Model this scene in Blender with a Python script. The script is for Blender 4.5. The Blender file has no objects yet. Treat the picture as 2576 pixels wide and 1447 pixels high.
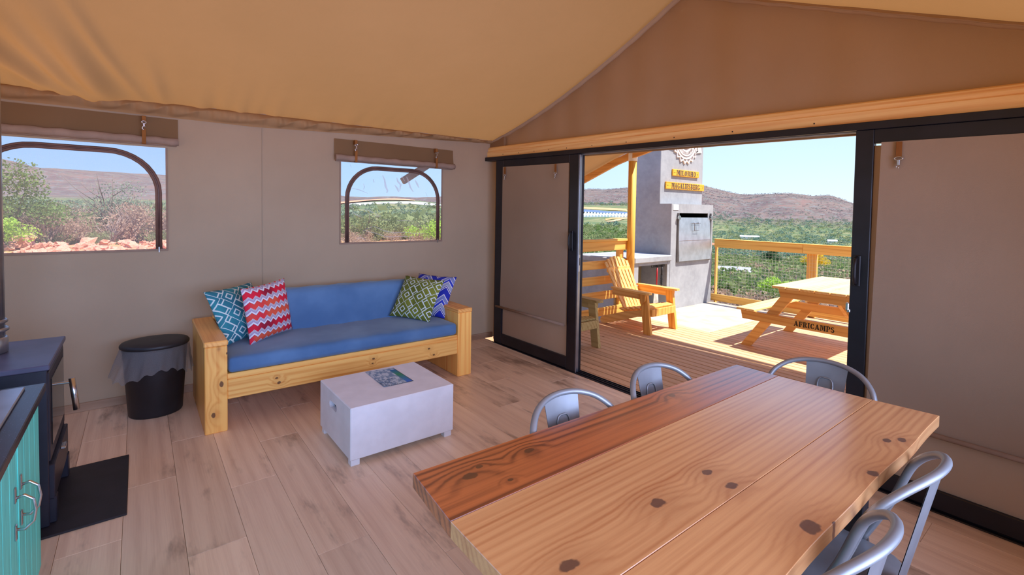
import bpy, math, random
import numpy as np
from mathutils import Matrix, Vector

# ------------------------------------------------------------------ camera, sky, sun, exposure
sc = bpy.context.scene
col = sc.collection
R = math.radians
CAM = Vector((4.56632, -3.19001, 1.48777))
yaw, pitch, roll = R(-52.0108), R(-2.0082), R(0.9088)
fw = Vector((math.sin(yaw)*math.cos(pitch), math.cos(yaw)*math.cos(pitch), math.sin(pitch)))
rt = Vector((math.cos(yaw), -math.sin(yaw), 0)); up = rt.cross(fw)
rt2 = math.cos(roll)*rt + math.sin(roll)*up
up2 = -math.sin(roll)*rt + math.cos(roll)*up
cd = bpy.data.cameras.new('camera'); cam = bpy.data.objects.new('camera', cd); col.objects.link(cam)
M = Matrix.Identity(4)
for i in range(3):
    M[i][0] = rt2[i]; M[i][1] = up2[i]; M[i][2] = -fw[i]; M[i][3] = CAM[i]
cam.matrix_world = M
cd.sensor_width = 36; cd.lens = 1204.95/2576*36; cd.shift_y = -150/2576
cd.clip_start = 0.05; cd.clip_end = 9000
sc.camera = cam

SUN_DIR = Vector((0.5, 0.257, 1.0)).normalized()          # towards the sun
world = bpy.data.worlds.new('sky'); sc.world = world; world.use_nodes = True
wn = world.node_tree; wn.nodes.clear()
def wnode(ty): return wn.nodes.new(ty)
tc_ = wnode('ShaderNodeTexCoord'); sx_ = wnode('ShaderNodeSeparateXYZ'); wn.links.new(tc_.outputs['Generated'], sx_.inputs[0])
def skyramp(stops):                              # colour by height above the horizon
    r_ = wnode('ShaderNodeValToRGB'); wn.links.new(sx_.outputs['Z'], r_.inputs[0]); e = r_.color_ramp.elements
    e[0].position, e[0].color = stops[0][0], (*stops[0][1], 1); e[1].position, e[1].color = stops[-1][0], (*stops[-1][1], 1)
    for p, c in stops[1:-1]: q = e.new(p); q.color = (*c, 1)
    return r_
far_ = skyramp([(0, (.36, .52, .74)), (.10, (.25, .44, .76)), (.35, (.18, .38, .80)), (1, (.16, .36, .85))])
sun_ = skyramp([(0, (.60, .70, .78)), (.10, (.48, .64, .80)), (.35, (.26, .46, .84)), (1, (.16, .36, .85))])
dt_ = wnode('ShaderNodeVectorMath'); dt_.operation = 'DOT_PRODUCT'; wn.links.new(tc_.outputs['Generated'], dt_.inputs[0]); dt_.inputs[1].default_value = SUN_DIR
mr_ = wnode('ShaderNodeMapRange'); mr_.interpolation_type = 'SMOOTHSTEP'; wn.links.new(dt_.outputs['Value'], mr_.inputs[0]); mr_.inputs[1].default_value = -.45; mr_.inputs[2].default_value = .15
mx_ = wnode('ShaderNodeMix'); mx_.data_type = 'RGBA'; wn.links.new(mr_.outputs[0], mx_.inputs[0]); wn.links.new(far_.outputs[0], mx_.inputs[6]); wn.links.new(sun_.outputs[0], mx_.inputs[7])
bg = wn.nodes.new('ShaderNodeBackground'); bg.inputs['Strength'].default_value = 0.85
wo = wn.nodes.new('ShaderNodeOutputWorld')
wn.links.new(mx_.outputs[2], bg.inputs[0]); wn.links.new(bg.outputs[0], wo.inputs[0])
sl = bpy.data.lights.new('sun', 'SUN'); sl.energy = 4.6; sl.angle = R(0.53); sl.color = (1.0, 0.945, 0.86)
so = bpy.data.objects.new('sun', sl); col.objects.link(so)
so.location = SUN_DIR*60; so.rotation_euler = SUN_DIR.to_track_quat('Z', 'Y').to_euler()
def fill_light(name, loc, rot, sx, sy, power, c, spread=180):          # added, unseen area lamp that brightens the dark interior
    l = bpy.data.lights.new(name, 'AREA'); l.shape = 'RECTANGLE'; l.size = sx; l.size_y = sy; l.energy = power; l.color = c; l.spread = R(spread)
    o = bpy.data.objects.new(name, l); col.objects.link(o); o.location = loc; o.rotation_euler = rot
fill_light('right_side_fill', (5.11, -2.25, 1.30), (R(90), 0, R(90)), 3.5, 1.3, 37, (.47, .60, 1.0), 105)
sc.view_settings.view_transform = 'Standard'; sc.view_settings.look = 'None'
sc.view_settings.gamma = 1.0; sc.view_settings.use_curve_mapping = False
sc.view_settings.exposure = 0.9
cy = sc.cycles
cy.max_bounces = 8; cy.diffuse_bounces = 5; cy.glossy_bounces = 4; cy.transmission_bounces = 6
cy.transparent_max_bounces = 16; cy.sample_clamp_indirect = 6.0
cy.caustics_reflective = False; cy.caustics_refractive = False
try:
    cy.use_denoising = True; cy.denoiser = 'OPENIMAGEDENOISE'
except Exception:
    pass

rng = random.Random(7)
nr = np.random.default_rng(7)

# ------------------------------------------------------------------ mesh builder
class MB:
    def __init__(s): s.v = []; s.f = []; s.sm = []
    def add(s, vs, fs, M=None, smooth=False):
        o = len(s.v)
        for p in vs:
            q = Vector(p)
            if M is not None: q = M @ q
            s.v.append((q.x, q.y, q.z))
        for f in fs:
            s.f.append(tuple(o+i for i in f)); s.sm.append(smooth)
        return s
    def box(s, x0, x1, y0, y1, z0, z1, c=0.002, M=None):
        if x0 > x1: x0, x1 = x1, x0
        if y0 > y1: y0, y1 = y1, y0
        if z0 > z1: z0, z1 = z1, z0
        c = min(c, (x1-x0)*.45, (y1-y0)*.45, (z1-z0)*.45)
        if c <= 0:
            vs = [(x, y, z) for x in (x0, x1) for y in (y0, y1) for z in (z0, z1)]
            fs = [(0,1,3,2),(4,6,7,5),(0,4,5,1),(2,3,7,6),(0,2,6,4),(1,5,7,3)]
            return s.add(vs, fs, M)
        lo, hi = (x0, y0, z0), (x1, y1, z1)
        vs = []; idx = {}
        for k in range(8):
            sg = (k & 1, k >> 1 & 1, k >> 2 & 1)
            for a in range(3):
                p = []
                for b in range(3):
                    e = hi[b] if sg[b] else lo[b]
                    if b != a: e += -c if sg[b] else c
                    p.append(e)
                idx[(sg, a)] = len(vs); vs.append(p)
        fs = []
        ctr = Vector(((x0+x1)/2, (y0+y1)/2, (z0+z1)/2))
        def face(ids):
            n = (Vector(vs[ids[1]])-Vector(vs[ids[0]])).cross(Vector(vs[ids[2]])-Vector(vs[ids[1]]))
            m = sum((Vector(vs[i]) for i in ids), Vector())/len(ids) - ctr
            fs.append(tuple(ids) if n.dot(m) > 0 else tuple(reversed(ids)))
        for a in range(3):
            b, d = (a+1) % 3, (a+2) % 3
            for sa in (0, 1):
                q = []
                for sb, sd in ((0,0),(1,0),(1,1),(0,1)):
                    g = [0,0,0]; g[a] = sa; g[b] = sb; g[d] = sd; q.append(idx[(tuple(g), a)])
                face(q)
            for sb in (0, 1):
                for sd in (0, 1):
                    g0 = [0,0,0]; g0[b] = sb; g0[d] = sd; g1 = list(g0); g1[a] = 1; g0, g1 = tuple(g0), tuple(g1)
                    face([idx[(g0,b)], idx[(g1,b)], idx[(g1,d)], idx[(g0,d)]])
        for k in range(8):
            sg = (k & 1, k >> 1 & 1, k >> 2 & 1)
            face([idx[(sg,0)], idx[(sg,1)], idx[(sg,2)]])
        return s.add(vs, fs, M)
    def prism(s, pts, a, b, plane='xy', M=None):
        n = len(pts)
        area = sum(pts[i][0]*pts[(i+1) % n][1]-pts[(i+1) % n][0]*pts[i][1] for i in range(n))
        if area < 0: pts = pts[::-1]
        def mk(p, h):
            return {'xy': (p[0], p[1], h), 'xz': (p[0], h, p[1]), 'yz': (h, p[0], p[1])}[plane]
        if plane == 'xz': a, b = max(a, b), min(a, b)
        else: a, b = min(a, b), max(a, b)
        vs = [mk(p, a) for p in pts]+[mk(p, b) for p in pts]
        fs = [tuple(reversed(range(n))), tuple(range(n, 2*n))]
        for i in range(n):
            j = (i+1) % n; fs.append((i, j, n+j, n+i))
        return s.add(vs, fs, M)
    def bar(s, p0, p1, w, t, side=(0,0,1), c=0.002):
        """rectangular bar from p0 to p1; w across `side`, t along the remaining axis"""
        p0, p1 = Vector(p0), Vector(p1); d = p1-p0; L = d.length; x = d/L
        z = Vector(side); z = (z-x*z.dot(x)).normalized(); y = z.cross(x)
        M = Matrix((( x.x, y.x, z.x, p0.x), (x.y, y.y, z.y, p0.y), (x.z, y.z, z.z, p0.z), (0,0,0,1)))
        return s.box(0, L, -t/2, t/2, -w/2, w/2, c, M)
    def tube(s, pts, r, n=10, closed=False, cap=True, sx=1.0, sy=1.0, hint=None):
        P = [Vector(p) for p in pts]; m = len(P)
        rs = r if isinstance(r, (list, tuple)) else [r]*m
        vs = []; prev = None
        for i in range(m):
            if closed: t = P[(i+1) % m]-P[i-1]
            else: t = P[min(i+1, m-1)]-P[max(i-1, 0)]
            t.normalize()
            if hint is not None: a = Vector(hint)
            elif prev is None: a = Vector((0,0,1)) if abs(t.z) < .9 else Vector((1,0,0))
            else: a = prev
            a = a-t*a.dot(t)
            if a.length < 1e-5: a = Vector((1,0,0))-t*t.x
            a.normalize(); b = t.cross(a); prev = a
            for k in range(n):
                th = 2*math.pi*k/n
                q = P[i]+(a*math.cos(th)*sx+b*math.sin(th)*sy)*rs[i]; vs.append(q)
        fs = []
        for i in range(m if closed else m-1):
            i2 = (i+1) % m
            for k in range(n):
                k2 = (k+1) % n; fs.append((i*n+k, i*n+k2, i2*n+k2, i2*n+k))
        s.add(vs, fs, None, True)
        if cap and not closed:
            o = len(s.v)-m*n
            s.f.append(tuple(o+k for k in reversed(range(n)))); s.sm.append(False)
            s.f.append(tuple(o+(m-1)*n+k for k in range(n))); s.sm.append(False)
        return s
    def lathe(s, prof, n=28, cx=0, cy=0, ex=1.0, ey=1.0, capb=True, capt=True):
        vs = [(cx+r*math.cos(2*math.pi*k/n)*ex, cy+r*math.sin(2*math.pi*k/n)*ey, z) for r, z in prof for k in range(n)]
        m = len(prof)
        fs = [(i*n+k, i*n+(k+1) % n, (i+1)*n+(k+1) % n, (i+1)*n+k) for i in range(m-1) for k in range(n)]
        s.add(vs, fs, None, True); o = len(s.v)-m*n
        if capb: s.f.append(tuple(o+k for k in reversed(range(n)))); s.sm.append(False)
        if capt: s.f.append(tuple(o+(m-1)*n+k for k in range(n))); s.sm.append(False)
        return s
    def grid(s, fn, nu, nv, smooth=True, flip=False):
        vs = [fn(i/nu, j/nv) for i in range(nu+1) for j in range(nv+1)]
        fs = []
        for i in range(nu):
            for j in range(nv):
                a = i*(nv+1)+j; q = (a, a+nv+1, a+nv+2, a+1); fs.append(q[::-1] if flip else q)
        return s.add(vs, fs, None, smooth)
    def mesh(s, name):
        me = bpy.data.meshes.new(name); me.from_pydata(s.v, [], s.f)
        me.polygons.foreach_set('use_smooth', s.sm); me.update()
        return me

def obj(name, mb, mat=None, parent=None, world=True):
    """ONE mesh object; with a parent and world=True the vertices are given in world space and made local to the parent chain"""
    if parent is not None and world and isinstance(mb, MB):
        off = Vector(parent.get('_org', (0,0,0)))
        mb.v = [(x-off.x, y-off.y, z-off.z) for x, y, z in mb.v]
    me = mb.mesh(name) if isinstance(mb, MB) else mb
    o = bpy.data.objects.new(name, me); col.objects.link(o)
    if mat is not None: me.materials.append(mat)
    if parent is not None:
        o.parent = parent
        if '_org' in parent: o['_org'] = parent['_org']
    return o
def tag(o, label, cat, group=None):
    o['label'] = label; o['category'] = cat
    if group: o['group'] = group
    return o
def thing(name, label, cat, loc=(0,0,0), rotz=0.0, group=None):
    o = bpy.data.objects.new(name, None); col.objects.link(o); o.empty_display_size = .1
    o.location = loc; o.rotation_euler = (0,0,rotz); o['_org'] = tuple(loc)
    return tag(o, label, cat, group)
def struct(name, mb=None, mat=None, parent=None):
    if mb is None:
        o = bpy.data.objects.new(name, None); col.objects.link(o)
    else: o = obj(name, mb, mat, parent)
    if parent is None: o['kind'] = 'structure'
    return o
def copy_tree(o, parent=None):
    c = o.copy(); col.objects.link(c)
    if parent is not None: c.parent = parent
    for ch in list(o.children): copy_tree(ch, c)
    return c

# ------------------------------------------------------------------ materials
class E:
    """tiny expression wrapper round shader sockets"""
    def __init__(s, nt, k): s.nt = nt; s.k = k
    def _m(s, op, *a):
        n = s.nt.nodes.new('ShaderNodeMath'); n.operation = op
        for i, q in enumerate((s,)+a):
            if isinstance(q, E): s.nt.links.new(q.k, n.inputs[i])
            else: n.inputs[i].default_value = q
        return E(s.nt, n.outputs[0])
    def __add__(s, o): return s._m('ADD', o)
    def __sub__(s, o): return s._m('SUBTRACT', o)
    def __mul__(s, o): return s._m('MULTIPLY', o)
    def __truediv__(s, o): return s._m('DIVIDE', o)
    __radd__ = __add__; __rmul__ = __mul__
    def rsub(s, a): return (s*-1.0)+a
    def frac(s): return s._m('FRACT')
    def floor(s): return s._m('FLOOR')
    def abs(s): return s._m('ABSOLUTE')
    def sin(s): return s._m('SINE')
    def lt(s, o): return s._m('LESS_THAN', o)
    def gt(s, o): return s._m('GREATER_THAN', o)
    def max(s, o): return s._m('MAXIMUM', o)
    def min(s, o): return s._m('MINIMUM', o)
    def mod(s, o): return s._m('FLOORED_MODULO', o)
    def pow(s, o): return s._m('POWER', o)
    def clamp(s): return s.max(0.0).min(1.0)
    def smooth(s, a, b):
        n = s.nt.nodes.new('ShaderNodeMapRange'); n.interpolation_type = 'SMOOTHSTEP'
        s.nt.links.new(s.k, n.inputs[0]); n.inputs[1].default_value = a; n.inputs[2].default_value = b
        return E(s.nt, n.outputs[0])
class NT:
    def __init__(s, name):
        s.m = bpy.data.materials.new(name); s.m.use_nodes = True; s.t = s.m.node_tree
        s.b = s.t.nodes['Principled BSDF']; s.out = s.t.nodes['Material Output']
    def n(s, ty, **kw):
        q = s.t.nodes.new(ty)
        for k, v in kw.items(): setattr(q, k, v)
        return q
    def link(s, a, b): s.t.links.new(a.k if isinstance(a, E) else a, b)
    def coord(s, which='Object'): return s.n('ShaderNodeTexCoord').outputs[which]
    def rand(s): return E(s.t, s.n('ShaderNodeObjectInfo').outputs['Random'])
    def sep(s, v):
        q = s.n('ShaderNodeSeparateXYZ'); s.link(v, q.inputs[0]); return [E(s.t, q.outputs[i]) for i in range(3)]
    def comb(s, x, y, z):
        q = s.n('ShaderNodeCombineXYZ')
        for i, a in enumerate((x, y, z)):
            if isinstance(a, E): s.link(a, q.inputs[i])
            else: q.inputs[i].default_value = a
        return q.outputs[0]
    def noise(s, v, scale=5, detail=3, rough=.5, dist=0.0):
        q = s.n('ShaderNodeTexNoise'); s.link(v, q.inputs['Vector']); q.inputs['Scale'].default_value = scale
        q.inputs['Detail'].default_value = detail; q.inputs['Roughness'].default_value = rough; q.inputs['Distortion'].default_value = dist
        return E(s.t, q.outputs[0])
    def voro(s, v, scale=5, feature='F1'):
        q = s.n('ShaderNodeTexVoronoi', feature=feature); s.link(v, q.inputs['Vector']); q.inputs['Scale'].default_value = scale
        return E(s.t, q.outputs['Distance']), q.outputs['Color'] if feature == 'F1' else None
    def mix(s, f, a, b, mode='MIX'):
        q = s.n('ShaderNodeMix', data_type='RGBA', blend_type=mode)
        for i, x in ((0, f), (6, a), (7, b)):
            if isinstance(x, E): s.link(x, q.inputs[i])
            elif isinstance(x, bpy.types.NodeSocket): s.link(x, q.inputs[i])
            elif i == 0: q.inputs[i].default_value = x
            else: q.inputs[i].default_value = (*x, 1)
        return q.outputs[2]
    def ramp(s, f, stops, interp='LINEAR'):
        q = s.n('ShaderNodeValToRGB'); s.link(f, q.inputs[0]); cr = q.color_ramp; cr.interpolation = interp
        while len(cr.elements) > 1: cr.elements.remove(cr.elements[-1])
        cr.elements[0].position = stops[0][0]; cr.elements[0].color = (*stops[0][1], 1)
        for p, c in stops[1:]:
            e = cr.elements.new(p); e.color = (*c, 1)
        return q.outputs[0]
    def bump(s, h, strength=.2, dist=.01):
        q = s.n('ShaderNodeBump'); s.link(h, q.inputs['Height']); q.inputs['Strength'].default_value = strength
        q.inputs['Distance'].default_value = dist; s.link(q.outputs[0], s.b.inputs['Normal']); return q
    def col(s, c):
        if isinstance(c, (tuple, list)): s.b.inputs['Base Color'].default_value = (*c, 1)
        else: s.link(c, s.b.inputs['Base Color'])
    def set(s, **kw):
        for k, v in kw.items(): s.b.inputs[k.replace('_', ' ')].default_value = v
        return s

def srgb(r, g, b):
    f = lambda c: c/12.92 if c <= .04045 else ((c+.055)/1.055)**2.4
    return (f(r/255), f(g/255), f(b/255))

def plain(name, c, rough=.5, metal=0.0, var=.08, bump=.0, bscale=200, spec=.5, coat=0.0):
    n = NT(name); co = n.coord()
    q = n.noise(co, 9, 4); d = tuple(max(0, x*(1-var)) for x in c); l = tuple(min(1, x*(1+var)) for x in c)
    n.col(n.mix(q.smooth(.3, .7), d, l)); n.set(Roughness=rough, Metallic=metal)
    n.b.inputs['Specular IOR Level'].default_value = spec; n.b.inputs['Coat Weight'].default_value = coat
    if bump: n.bump(n.noise(co, bscale, 2), bump, .003)
    return n.m

def wood(name, c1, c2, axis='X', ring=30.0, rough=.45, knot=.35, kc=(.09,.03,.012), var=.12, coat=0.0, kscale=3.2, dark=.55, spec=.4, knots=(), warp=.16, kface='B', smudge=0.0):
    """sawn timber: growth rings stretched along the board, fibres, and knots that bend the rings round them"""
    n = NT(name); r = n.rand(); x, y, z = n.sep(n.coord())
    A0, B0, C0 = {'X': (x, y, z), 'Y': (y, x, z), 'Z': (z, x, y)}[axis]
    a = A0 + r*17.3; b = B0 + r*5.1; c = C0 + r*9.7
    ring = ring*6.5
    big = n.noise(n.comb(a*.16, b*1.5, c*1.5), 2.0, 2, .5)
    kd, kcol = n.voro(n.comb(a*.55, b, c*.8), kscale)
    kr = n.sep(kcol)[0].gt(1-knot)
    near = kd.smooth(.0, .30).rsub(1.0)*kr
    kn = kd.smooth(.045, .075).rsub(1.0)*kr
    kn_n = n.noise(n.comb(A0, B0, C0), 45, 2)
    for (kx, ky, kw) in knots:
        K0 = B0 if kface == 'B' else C0
        d = (((K0-kx)*(K0-kx) + (A0-ky)*(A0-ky)*.42).pow(.5))/kw + (kn_n-.5)*.9
        near = near.max(d.smooth(.4, 5.5).rsub(1.0)); kn = kn.max(d.smooth(.75, 1.05).rsub(1.0))
    ringv = (b*ring + c*ring*.7) + big*ring*warp + near*9.0
    streak = n.noise(n.comb(a*.9, b*34, c*34), 1.0, 3, .65)
    rg = (ringv.sin()*.5+.5).pow(2.2)*n.noise(n.comb(a*.7, b*9, c*9), 1.0, 2).smooth(.30, .62)
    fib = n.noise(n.comb(a*5, b*170, c*170), 1.0, 2, .6)
    tone = n.noise(n.comb(a*.5, b*5, c*5), 1.3, 3, .6)
    t = (rg*dark + streak.smooth(.45, .75)*dark*.7 + fib*.40 + tone*.8 - .50).clamp()
    colr = n.mix(t, c1, c2)
    if smudge:
        sg = n.noise(n.comb(a*1.3, b*4.5, c*4.5), 1.0, 5, .65)
        colr = n.mix(sg.smooth(.54, .74)*smudge, colr, tuple(q*.38 for q in c2))
    colr = n.mix(near*.30, colr, tuple((p+q*2)/3 for p, q in zip(kc, c2)))
    colr = n.mix(kn*.88, colr, kc)
    hs = n.n('ShaderNodeHueSaturation'); n.link(colr, hs.inputs['Color']); n.link(r*(2*var)+(1-var), hs.inputs['Value'])
    n.col(hs.outputs[0]); n.set(Roughness=rough); n.b.inputs['Coat Weight'].default_value = coat
    n.b.inputs['Coat Roughness'].default_value = .24; n.b.inputs['Coat IOR'].default_value = 1.5 if coat < .5 else 2.0; n.b.inputs['Specular IOR Level'].default_value = spec
    n.bump(fib*.6+rg*.4, .10, .002)
    return n.m

def canvas(name, c, trans, tw=.35, wr=.25):
    """tent cloth: diffuse on both sides and lets part of the outdoor light through"""
    n = NT(name); co = n.coord(); q = n.noise(co, 1.3, 3)
    n.col(n.mix(q.smooth(.3, .7), tuple(x*.94 for x in c), tuple(x*1.05 for x in c)))
    n.set(Roughness=.95); n.b.inputs['Specular IOR Level'].default_value = .1
    x, y, z = n.sep(co)
    w = n.noise(n.comb(x*1.0, y*1.0, z*.35), 7.0, 3, .55, .6)
    f = n.noise(co, 420, 1)
    n.bump(w*wr+f*.035, .5, .03)
    tr = n.n('ShaderNodeBsdfTranslucent'); tr.inputs[0].default_value = (*trans, 1)
    mx = n.n('ShaderNodeMixShader'); mx.inputs[0].default_value = tw
    n.link(n.b.outputs[0], mx.inputs[1]); n.link(tr.outputs[0], mx.inputs[2]); n.link(mx.outputs[0], n.out.inputs[0])
    return n.m
KN_ARM = ((-.932, .317, .014), (-.978, .124, .013), (-.90, .52, .005)); KN_RAIL = ((.291,-.597,.007),(.256,-.582,.010),(.303,.104,.008),(.266,.097,.006),(.301,.596,.008),(.241,.642,.008))
# ------------------------------------------------------------------ palette
CANVAS = canvas('tent_canvas', (.38, .322, .24), (.50, .33, .19), .20, .20)
CANVAS_ROOF = canvas('roof_canvas', (.33, .195, .10), (.54, .25, .08), .215, .30)
CANVAS_GABLE = canvas('gable_canvas', (.38, .27, .175), (.5, .3, .14), .2, .2)
CANVAS_SHADED = canvas('shaded_flap_canvas', (.21, .125, .062), (.30, .16, .06), .10, .10)  # flap cloth, with the valance's shade put into its dark colour
BLIND = canvas('blind_canvas', (.42, .32, .235), (.5, .33, .2), .18, .12)
ROLLM = plain('roll_cloth', srgb(150, 128, 112), .9, var=.1, bump=.2, spec=.1)
STRAP = plain('strap_webbing', srgb(140, 92, 50), .85, var=.15, bump=.3, spec=.1)
STEEL = plain('bright_steel', (.62, .62, .65), .25, 1.0, .1)
BLACKAL = plain('black_aluminium', (.010, .010, .016), .38, 0.0, .2, spec=.45)
BLACKPL = plain('black_plastic', (.012, .012, .016), .45, 0.0, .2)
PINE = wood('sofa_pine', srgb(255, 204, 116), srgb(228, 150, 66), 'Y', 34, .42, .20, coat=.15, kface='C', knots=KN_RAIL)
PINE_X = wood('sofa_pine_depth', srgb(250, 190, 108), srgb(212, 134, 62), 'X', 34, .42, .35, coat=.15)
PINE_Z = wood('sofa_pine_upright', srgb(255, 200, 110), srgb(224, 144, 62), 'Z', 30, .42, .25, coat=.15, kface='C', knots=KN_ARM)
BEAMW = wood('beam_pine', srgb(255, 214, 146), srgb(232, 164, 96), 'X', 30, .6, .3)
STUDW = wood('stud_pine', srgb(196, 146, 84), srgb(140, 90, 44), 'Z', 30, .6, .3)
DECKW = wood('deck_board_wood', srgb(224, 184, 142), srgb(192, 150, 112), 'X', 26, .7, .2, var=.12)
DECKP = wood('railing_pine', srgb(246, 196, 104), srgb(210, 144, 62), 'X', 24, .6, .3)
DECKPY = wood('railing_pine_side', srgb(246, 196, 104), srgb(210, 144, 62), 'Y', 24, .6, .3)
DECKPZ = wood('railing_pine_post', srgb(244, 190, 100), srgb(206, 136, 60), 'Z', 24, .6, .25)
POLEW = wood('pole_wood', srgb(228, 178, 84), srgb(186, 122, 40), 'Z', 16, .6, .2)
FLOORW = wood('floor_plank_wood', srgb(246, 220, 192), srgb(190, 150, 122), 'X', 13, .36, .30, kc=(.10,.055,.04), var=.10, kscale=2.2, dark=.22, spec=.5, warp=.12, smudge=.8)
SKIRT = wood('skirting_wood', srgb(190, 160, 132), srgb(150, 116, 88), 'Y', 11, .5, .1)
GABLE_SEAM = canvas('seam_canvas', (.52, .38, .25), (.5, .3, .14), .2, .1)

def shear(mb, k=-0.0245):
    mb.v = [(x, y, z+k*x) for x, y, z in mb.v]; return mb

# ------------------------------------------------------------------ floor
FX1, FY0 = 5.06, -4.25
struct('floor_base', MB().box(-.02, FX1, FY0, .0, -.10, -.006, .0), plain('floor_shadow_gap', (.05,.035,.025), .9))
bpy.data.objects['floor_base'].name = 'floor'
floor = bpy.data.objects['floor']
row = 0
yy = -3.26 + .222*-5
while yy < -.02:
    ya, yb = max(yy, FY0), min(yy+.222, -.025)
    x = -((row*0.47) % 1.25)
    while x < FX1:
        xa, xb = max(x, .0), min(x+1.25, FX1)
        if xb-xa > .02 and yb-ya > .02:
            obj('plank', MB().box(xa+.0006, xb-.0006, ya+.0006, yb-.0006, -.008, 0.0, .0012), FLOORW, floor)
        x += 1.25
    yy += .222; row += 1
struct('baseboard_left', MB().box(0.0, .016, FY0, .10, 0.0, .062, .003), SKIRT)

# ------------------------------------------------------------------ canvas walls
W1 = (-4.10, -3.02, 1.155, 1.93); W2 = (-1.68, -.60, 1.163, 1.932)
def wall_x(x0, holes, y0, y1, ztop, nx, name, mat, amp=.004, seed=0):
    ys = sorted({y0, y1, *[h[0] for h in holes], *[h[1] for h in holes], *np.linspace(y0, y1, 60).round(3)})
    zs = sorted({0.0, ztop, *[h[2] for h in holes], *[h[3] for h in holes], *np.linspace(0, ztop, 26).round(3)})
    mb = MB(); vi = {}
    def bul(y, z):
        e = 1.0
        for h in holes:
            if h[0]-.02 <= y <= h[1]+.02 and h[2]-.02 <= z <= h[3]+.02: e = 0.0
        return amp*e*(math.sin(y*9+seed+z*1.1)+.6*math.sin(y*21+z*2))*(z/ztop)**2
    for i, y in enumerate(ys):
        for j, z in enumerate(zs):
            vi[i, j] = len(mb.v); mb.v.append((x0+bul(y, z), y, z))
    for i in range(len(ys)-1):
        for j in range(len(zs)-1):
            ym, zm = (ys[i]+ys[i+1])/2, (zs[j]+zs[j+1])/2
            if any(h[0] < ym < h[1] and h[2] < zm < h[3] for h in holes): continue
            q = (vi[i,j], vi[i+1,j], vi[i+1,j+1], vi[i,j+1]); mb.f.append(q if nx < 0 else q[::-1]); mb.sm.append(True)
    return struct(name, mb, mat)
wl = wall_x(0.0, [W1, W2], FY0, .13, 2.30, 1, 'wall_left', CANVAS)
wall_x(FX1, [(-4.1, -.40, .62, 1.95)], FY0, .13, 2.08, -1, 'wall_right', CANVAS)  # unseen opening added so that skylight reaches the room
obj('seam', MB().grid(lambda u, v: (.0035+.004*math.sin(-2.33*9+v*2.2*1.1)*(v*2.2/2.3)**2, -2.352+u*.006, .06+v*2.1), 1, 20, True, True), CANVAS, wl)

def prof(x):                                   # roof underside at distance x from the left wall
    t = x if x <= 2.53 else 5.06-x
    if x > 2.53: return 2.045+.42*t               # the right eave sits lower
    if t < 0: return 2.285+t*.37
    return 2.285 + .185*t + .066*t*t
def eave(y): return 0.012*y
mbk = MB()                                      # rear wall with its gable
xs = np.linspace(0, FX1, 40)
mbk.grid(lambda u, v: (u*FX1, FY0, 2.15+v*(prof(u*FX1)-.05-2.15)), 40, 4, True)
mbk.grid(lambda u, v: (u*.25, FY0, v*2.15), 4, 8, True); mbk.grid(lambda u, v: (4.85+u*.21, FY0, v*2.15), 4, 8, True); mbk.grid(lambda u, v: (.25+u*4.6, FY0, v*1.0), 30, 2, True)  # unseen gap above the low strip, added to let skylight in
struct('wall_rear', mbk, CANVAS)
mg = MB()                                       # gable above the doors and the strip beside them
def gab(u, v):
    x = u*FX1; zb = 2.06-.0245*x; zt = prof(x)+.03
    z = zb+(zt-zb)*v
    return (x, .085+.010*math.sin(x*6+2*math.sin(x*2))*(.25+v*(1-v)*2)+.004*math.sin(x*17), z)
mg.grid(gab, 120, 14, True, True)
mg.add([(-.01,.13,0),(.24,.13,0),(.24,.13,2.15),(-.01,.13,2.15)], [(0,1,2,3)])
mg.add([(4.9,.13,0),(5.07,.13,0),(5.07,.13,2.1),(4.9,.13,2.1)], [(0,1,2,3)])
wb = struct('wall_back', mg, CANVAS_GABLE)
sm = MB()                                       # sewn band where the roof meets the gable
def band(u, v):
    x = u*FX1; return (x, .07-.055*v, prof(x)-.012-.018*math.sin(v*3.14)+.003*math.sin(x*30))
sm.grid(band, 90, 4, True)
obj('seam_band', sm, GABLE_SEAM, wb)
sm2 = MB()
sm2.grid(lambda u, v: (u*FX1, .006-.007*v, prof(u*FX1)-.018-.004*math.sin(v*3.14)), 60, 2, True)
obj('seam_band', sm2, GABLE_SEAM, wb)
obj('corner_flap', MB().prism([(.0, 2.20), (.02, 2.285), (.24, 2.335), (.27, 2.325), (.27, 2.20)], .03, .06, 'xz'), CANVAS_ROOF, wb)

# ceiling: two sagging slopes, with the gathers the photograph shows above the left eave
mc = MB()
def ceil(u, v):
    x = -.55 + u*(FX1+1.4); y = .12 + v*(FY0-.12-.02)  # right overhang lengthened to keep sun out of the side opening
    t = min(x, FX1-x); z = prof(x)+.018+eave(y)*max(0, 1-max(t,0)/2.5)
    if t > 0: z -= .05*math.sin(min(1, t/2.53)*math.pi)*math.sin(min(1, max(0, -y)/4.2)*math.pi)
    g = math.exp(-max(0, t-.03)/.30)*(1 if x < 2.5 else .4)
    z += g*(.007*math.sin(y*38+3*math.sin(y*5)+t*2)+.010*math.sin(y*21+1+t*4))*min(1, max(.12, (-y-.6)/2.2))
    d = math.exp(-((y+3.45+.25*(x-.5))/.09)**2)*math.exp(-((x-.45)/.55)**2)
    d2 = math.exp(-((y+3.62+.35*(x-.5))/.06)**2)*math.exp(-((x-.4)/.45)**2)
    d3 = math.exp(-((y+3.8+.5*(x-.5))/.08)**2)*math.exp(-((x-.5)/.6)**2)
    d4 = math.exp(-((y+3.1+.15*(x-.5))/.05)**2)*math.exp(-((x-.3)/.35)**2)
    d5 = math.exp(-((y+3.28+.30*(x-.5))/.035)**2)*math.exp(-((x-.75)/.6)**2)
    z -= .085*d+.060*d2+.075*d3+.030*d4+.030*d5
    return (x, y, z)
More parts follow.
